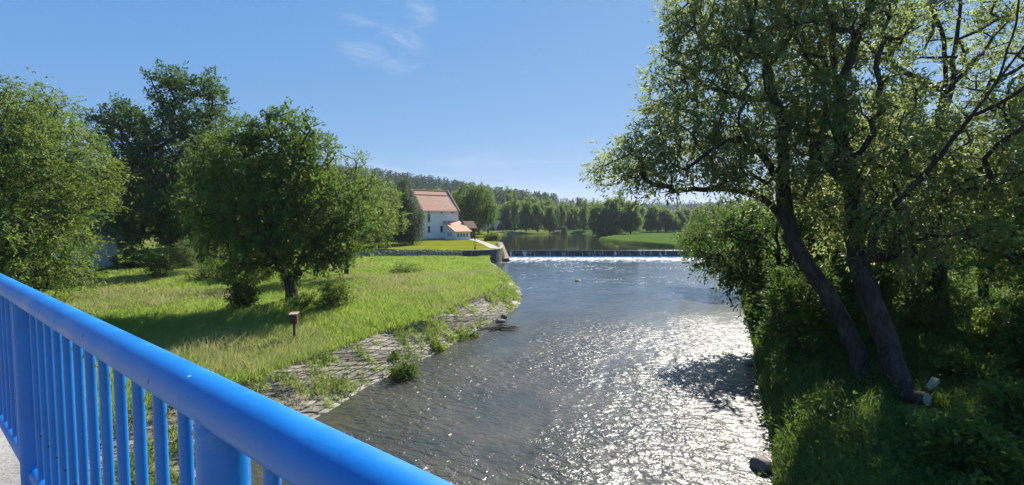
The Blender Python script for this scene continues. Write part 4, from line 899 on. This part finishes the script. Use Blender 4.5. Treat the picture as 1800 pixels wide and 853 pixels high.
# ------------------------------------------------------------------ forest on the hill: one far mass of firs and pines
def forest(name, x0, x1, y0, y1, n, seed, mat, hmin, hmax, pick):
    rg = np.random.default_rng(seed); x = rg.uniform(x0, x1, n); y = rg.uniform(y0, y1, n); k = pick(x, y); x, y = x[k], y[k]; z = terrain(x, y); n = len(x)
    h = rg.uniform(hmin, hmax, n); w = h * rg.uniform(.17, .27, n); pine = rg.random(n) < .35
    m = 70; t = rg.random((n, m)) ** .75; zz = np.where(pine[:, None], h[:, None] * (.55 + .45 * (1 - t)), h[:, None] * (1 - t * .92)); rad = np.where(pine[:, None], w[:, None] * np.sin(np.pi * np.clip(t, .08, .95)) * 1.1, w[:, None] * t)
    a = rg.random((n, m)) * 6.283; ca, sa = np.cos(a), np.sin(a); s = (.5 + .5 * rg.random((n, m))) * w[:, None] * .42
    c = np.stack([x[:, None] + ca * rad * .6, y[:, None] + sa * rad * .6, z[:, None] + zz], -1); d = np.stack([ca, sa, -.35 + 0 * a], -1); q = np.stack([-sa, ca, 0 * a + .2], -1)
    V = np.stack([c - d * s[..., None] * .5, c + q * s[..., None] * .6, c + d * s[..., None], c - q * s[..., None] * .6], 2).reshape(-1, 3)
    o = link(name, mesh_np(name, V, np.arange(len(V)).reshape(-1, 4)), mat); tag(o, kind='stuff'); return o
forest('hill_forest', -420, 330, 262, 700, 9000, 81, NEEDLE, 11, 18, lambda x, y: (fbm(x * .02, y * .02, 8) > .2) & (x < 20 + .12 * (y - 260)) & (x < y * .135) & (np.abs(x) < y * 1.1))
forest('young_forest', -200, 20, 225, 330, 900, 82, NEEDLE_LIGHT, 7, 12, lambda x, y: (x > -y * .3))
forest('far_forest', 60, 1100, 480, 900, 5000, 83, NEEDLE, 12, 17, lambda x, y: (y > 490 + fbm(x * .01, x * 0, 3) * 120) & (x < y * 1.2))

# ------------------------------------------------------------------ grass
def blades(name, n, mat, seed, area, mask, h0, h1, w, pw=1.6, clump=None, lean=.35, zfun=terrain):
    rg = np.random.default_rng(seed); x0, x1, y0, y1 = area
    # more blades close by, fewer far away
    y = y0 * (y1 / y0) ** (rg.random(n) ** .9); x = rg.uniform(x0, x1, n); k = mask(x, y); x, y = x[k], y[k]; z = zfun(x, y); n = len(x)
    dist = np.hypot(x, y); h = (h0 + (h1 - h0) * rg.random(n)) * (.55 + .95 * fbm(x * .35, y * .35, seed, 3)); ww = w * np.clip(dist / 18, .7, 3)
    a = rg.random(n) * 6.283; l = rg.normal(0, lean, (n, 2)) + np.array([.05, -.06]); s = np.stack([np.cos(a), np.sin(a), 0 * a], 1) * (ww * .5)[:, None]; b = np.stack([x, y, z - .03], 1)
    mid = b + np.stack([l[:, 0] * h * .25, l[:, 1] * h * .25, h * .55], 1); tip = b + np.stack([l[:, 0] * h, l[:, 1] * h, h * .95], 1)
    V = np.stack([b - s, b + s, mid + s * .8, tip, mid - s * .8], 1).reshape(-1, 3); i = np.arange(n)[:, None] * 5
    o = link(name, mesh_np(name, V, [i + np.array([[0,1,2,4]]), i + np.array([[4,2,3]])]), mat); tag(o, kind='stuff'); return o
meadow = lambda x, y: ~inside(x, y, RIVER) & ~inside(x, y, REVET) & ~inside(x, y, LAWN) & (x < seg_x(y)) & (x > -y * 1.25 - 4)
def seg_x(y):
    return np.interp(y, [5, 14, 20, 33, 45, 66], [-8, -6, -4, 1, 1, -2])
blades('meadow_grass', 800000, GRASS, 91, (-62, 2, 11, 63.2), meadow, .18, .5, .021, lean=.45)
blades('meadow_seed_heads', 150000, GRASS_DRY, 92, (-50, 2, 12, 63), lambda x, y: meadow(x, y) & (fbm(x * .17, y * .17, 31, 3) + .3 * (fbm(x * .9, y * .9, 32, 2) - .4) > .50), .35, .66, .017)
rd_ = lambda x, y: ~inside(x, y, RIVER) & (x > np.interp(y, [5, 11, 17, 24, 43, 60], [2.5, 6.4, 9.1, 12.8, 21.5, 28])) & (seg_dist(x, y, RIGHTS) > .12) & (x < y * 1.25 + 4) & (np.hypot(x - LOGP[0] * .97, y - LOGP[1] * .97) > .75)
blades('bank_grass', 340000, GRASS_BANK, 93, (4, 60, 7, 60), rd_, .22, .62, .034, lean=.45)
# weeds in the joints of the embankment
def rz_(x, y):
    dl = seg_dist(x, y, LOWS); du = seg_dist(x, y, UPPS); return 1.3 * dl / (dl + du + 1e-6) - .02
blades('embankment_weeds', 560000, GRASS, 94, (-22, 2, 5, 69), lambda x, y: inside(x, y, REVET) & (fbm(x * 1.5, y * 1.5, 17, 4) + .25 * fbm(x * 5, y * 5, 5, 2) > .605), .06, .30, .022, lean=.8, zfun=rz_)
blades('embankment_dry_weeds', 160000, GRASS_DRY, 97, (-22, 2, 5, 69), lambda x, y: inside(x, y, REVET) & (fbm(x * 1.2, y * 1.2, 27, 4) + .25 * fbm(x * 5, y * 5, 6, 2) > .60), .05, .25, .02, lean=.9, zfun=rz_)
def joint_herbs():
    rg = np.random.default_rng(98); n = 16000; y = 5 * (69 / 5) ** rg.random(n); x = rg.uniform(-20, 2, n); k = inside(x, y, REVET) & (fbm(x * 1.5, y * 1.5, 17, 4) + .3 * rg.random(n) > .70); x, y = x[k], y[k]
    c = np.stack([x, y, rz_(x, y) + .05 + .12 * rg.random(len(x))], 1); V, Q = leaves_np(rg, c, .10, 4, 4, .18, .085, .05, .2)
    o = link('embankment_herbs', mesh_np('embankment_herbs', V, Q), LEAF_MID); tag(o, kind='stuff')
joint_herbs()
blades('lawn_edge_grass', 60000, GRASS, 95, (-50, -1, 63, 67), lambda x, y: inside(x, y, LAWN) & (seg_dist(x, y, WALLLINE) < 1.0) & (seg_dist(x, y, WALLLINE) > .35), .12, .35, .03)
def herbs():
    rg = np.random.default_rng(96); n = 9000; y = 7 * (55 / 7) ** rg.random(n); x = rg.uniform(4, 50, n); k = rd_(x, y) & (fbm(x * .4, y * .4, 44, 3) > .42); x, y = x[k], y[k]
    c = np.stack([x, y, terrain(x, y) + .22 + .35 * rg.random(len(x))], 1); V, Q = leaves_np(rg, c, .12, 4, 4, .28, .11, .055, .3)
    o = link('bank_herbs', mesh_np('bank_herbs', V, Q), LEAF_MID); tag(o, kind='stuff')
herbs()

# ------------------------------------------------------------------ light, air, sky, camera
sun = bpy.data.lights.new('sun', 'SUN'); sun.energy = 5.0; sun.angle = R(.53); sun.color = (1, .95, .87)
so = bpy.data.objects.new('sun', sun); C.objects.link(so)
sd = Vector((math.sin(R(SUN_AZ)) * math.cos(R(SUN_EL)), math.cos(R(SUN_AZ)) * math.cos(R(SUN_EL)), math.sin(R(SUN_EL))))
so.rotation_euler = (-sd).to_track_quat('-Z', 'Y').to_euler(); so.location = (30, 50, 60)
mb = MB(); mb.box((-2600, -700, -3.2), (2600, 4100, 75)); hz = mb.build('haze', None); tag(hz, kind='stuff')
hm = bpy.data.materials.new('haze'); hm.use_nodes = True; hm.node_tree.nodes.clear(); ho = hm.node_tree.nodes.new('ShaderNodeOutputMaterial'); hp = hm.node_tree.nodes.new('ShaderNodeVolumePrincipled')
hp.inputs['Color'].default_value = (.72, .84, 1, 1); hp.inputs['Density'].default_value = .00017; hp.inputs['Anisotropy'].default_value = .3; hm.node_tree.links.new(hp.outputs[0], ho.inputs['Volume']); hz.data.materials.append(hm)
w = bpy.data.worlds.new('World'); SC.world = w; w.use_nodes = True; nt = w.node_tree; bg = nt.nodes['Background']
sky = nt.nodes.new('ShaderNodeTexSky'); sky.sky_type = 'NISHITA'; sky.sun_disc = False; sky.sun_elevation = R(SUN_EL); sky.sun_rotation = R(SUN_AZ); sky.air_density = .6; sky.dust_density = .05; sky.ozone_density = 3.0
tc = nt.nodes.new('ShaderNodeTexCoord')
def wn(t, **k):
    n = nt.nodes.new(t)
    for a, b in k.items(): setattr(n, a, b)
    return n
def wm(op, a, b=None):
    n = wn('ShaderNodeMath', operation=op)
    for s, v in zip(n.inputs, (a, b)):
        if v is None: continue
        if isinstance(v, (int, float)): s.default_value = v
        else: nt.links.new(v, s)
    return n.outputs[0]
def wr(f, a, b, lo=0, hi=1):
    m = wn('ShaderNodeMapRange', interpolation_type='SMOOTHSTEP'); nt.links.new(f, m.inputs[0]); m.inputs[1].default_value = a; m.inputs[2].default_value = b; m.inputs[3].default_value = lo; m.inputs[4].default_value = hi; return m.outputs[0]
def wnoise(scale, rot, s, det, dist):
    mp = wn('ShaderNodeMapping'); nt.links.new(tc.outputs['Generated'], mp.inputs[0]); mp.inputs['Scale'].default_value = scale; mp.inputs['Rotation'].default_value = rot
    n = wn('ShaderNodeTexNoise'); nt.links.new(mp.outputs[0], n.inputs['Vector']); n.inputs['Scale'].default_value = s; n.inputs['Detail'].default_value = det; n.inputs['Roughness'].default_value = .6; n.inputs['Distortion'].default_value = dist; return n.outputs[0]
def wdir(px, py, wid):
    d = ray(px, py); d = d / np.linalg.norm(d); n = wn('ShaderNodeVectorMath', operation='DOT_PRODUCT'); nt.links.new(tc.outputs['Generated'], n.inputs[0]); n.inputs[1].default_value = d
    return wr(n.outputs[1], math.cos(R(wid)), math.cos(R(wid * .25)))
cl1 = wm('MULTIPLY', wr(wnoise((1.2, 1, 4.0), (0, R(-22), 0), 5.5, 8, .6), .42, .82), wm('MAXIMUM', wm('MAXIMUM', wdir(645, 52, 4.5), wdir(705, 80, 3.8)), wm('MULTIPLY', wdir(740, 30, 2.5), .6)))
sx = wn('ShaderNodeSeparateXYZ'); nt.links.new(tc.outputs['Generated'], sx.inputs[0])
el = sx.outputs[2]
cl2 = wm('MULTIPLY', wr(wnoise((1, 1, 9), (0, R(7), 0), 3.0, 6, .5), .42, .75), wm('MULTIPLY', wr(el, .17, .10), wr(el, -.02, .05)))
cl = wm('ADD', wm('MULTIPLY', cl1, .62), wm('MULTIPLY', cl2, .45))
# the photograph's flat, evenly exposed sky: each channel of the Nishita sky is compressed a little
ssp = wn('ShaderNodeSeparateColor'); nt.links.new(sky.outputs[0], ssp.inputs[0]); scb = wn('ShaderNodeCombineColor')
for ch, (g, k) in enumerate(((.70, .735), (.375, .677), (.15, .853))):
    nt.links.new(wm('MULTIPLY', wm('POWER', wm('MULTIPLY', ssp.outputs[ch], .1), g), k * 10 / 2 ** EXPO), scb.inputs[ch])
mx = wn('ShaderNodeMix', data_type='RGBA'); nt.links.new(cl, mx.inputs[0]); nt.links.new(scb.outputs[0], mx.inputs[6]); mx.inputs[7].default_value = (3.2, 3.6, 4.1, 1)
nt.links.new(mx.outputs[2], bg.inputs[0]); bg.inputs[1].default_value = .1

cam = bpy.data.cameras.new('camera'); co = bpy.data.objects.new('camera', cam); C.objects.link(co); SC.camera = co
cam.sensor_width = 36; cam.lens = 36 * F / 1800; cam.clip_start = .05; cam.clip_end = 8000
co.location = (0, 0, EYE); co.rotation_euler = (R(90) - PITCH, 0, 0)
SC.view_settings.view_transform = 'Standard'; SC.view_settings.look = 'None'; SC.view_settings.exposure = EXPO; SC.view_settings.gamma = 1
SC.render.engine = 'CYCLES'; SC.cycles.use_denoising = True; SC.cycles.max_bounces = 8; SC.cycles.diffuse_bounces = 3; SC.cycles.glossy_bounces = 3; SC.cycles.transmission_bounces = 4; SC.cycles.transparent_max_bounces = 8
SC.cycles.sample_clamp_direct = 1.6; SC.cycles.sample_clamp_indirect = 6; SC.cycles.caustics_reflective = False; SC.cycles.caustics_refractive = False
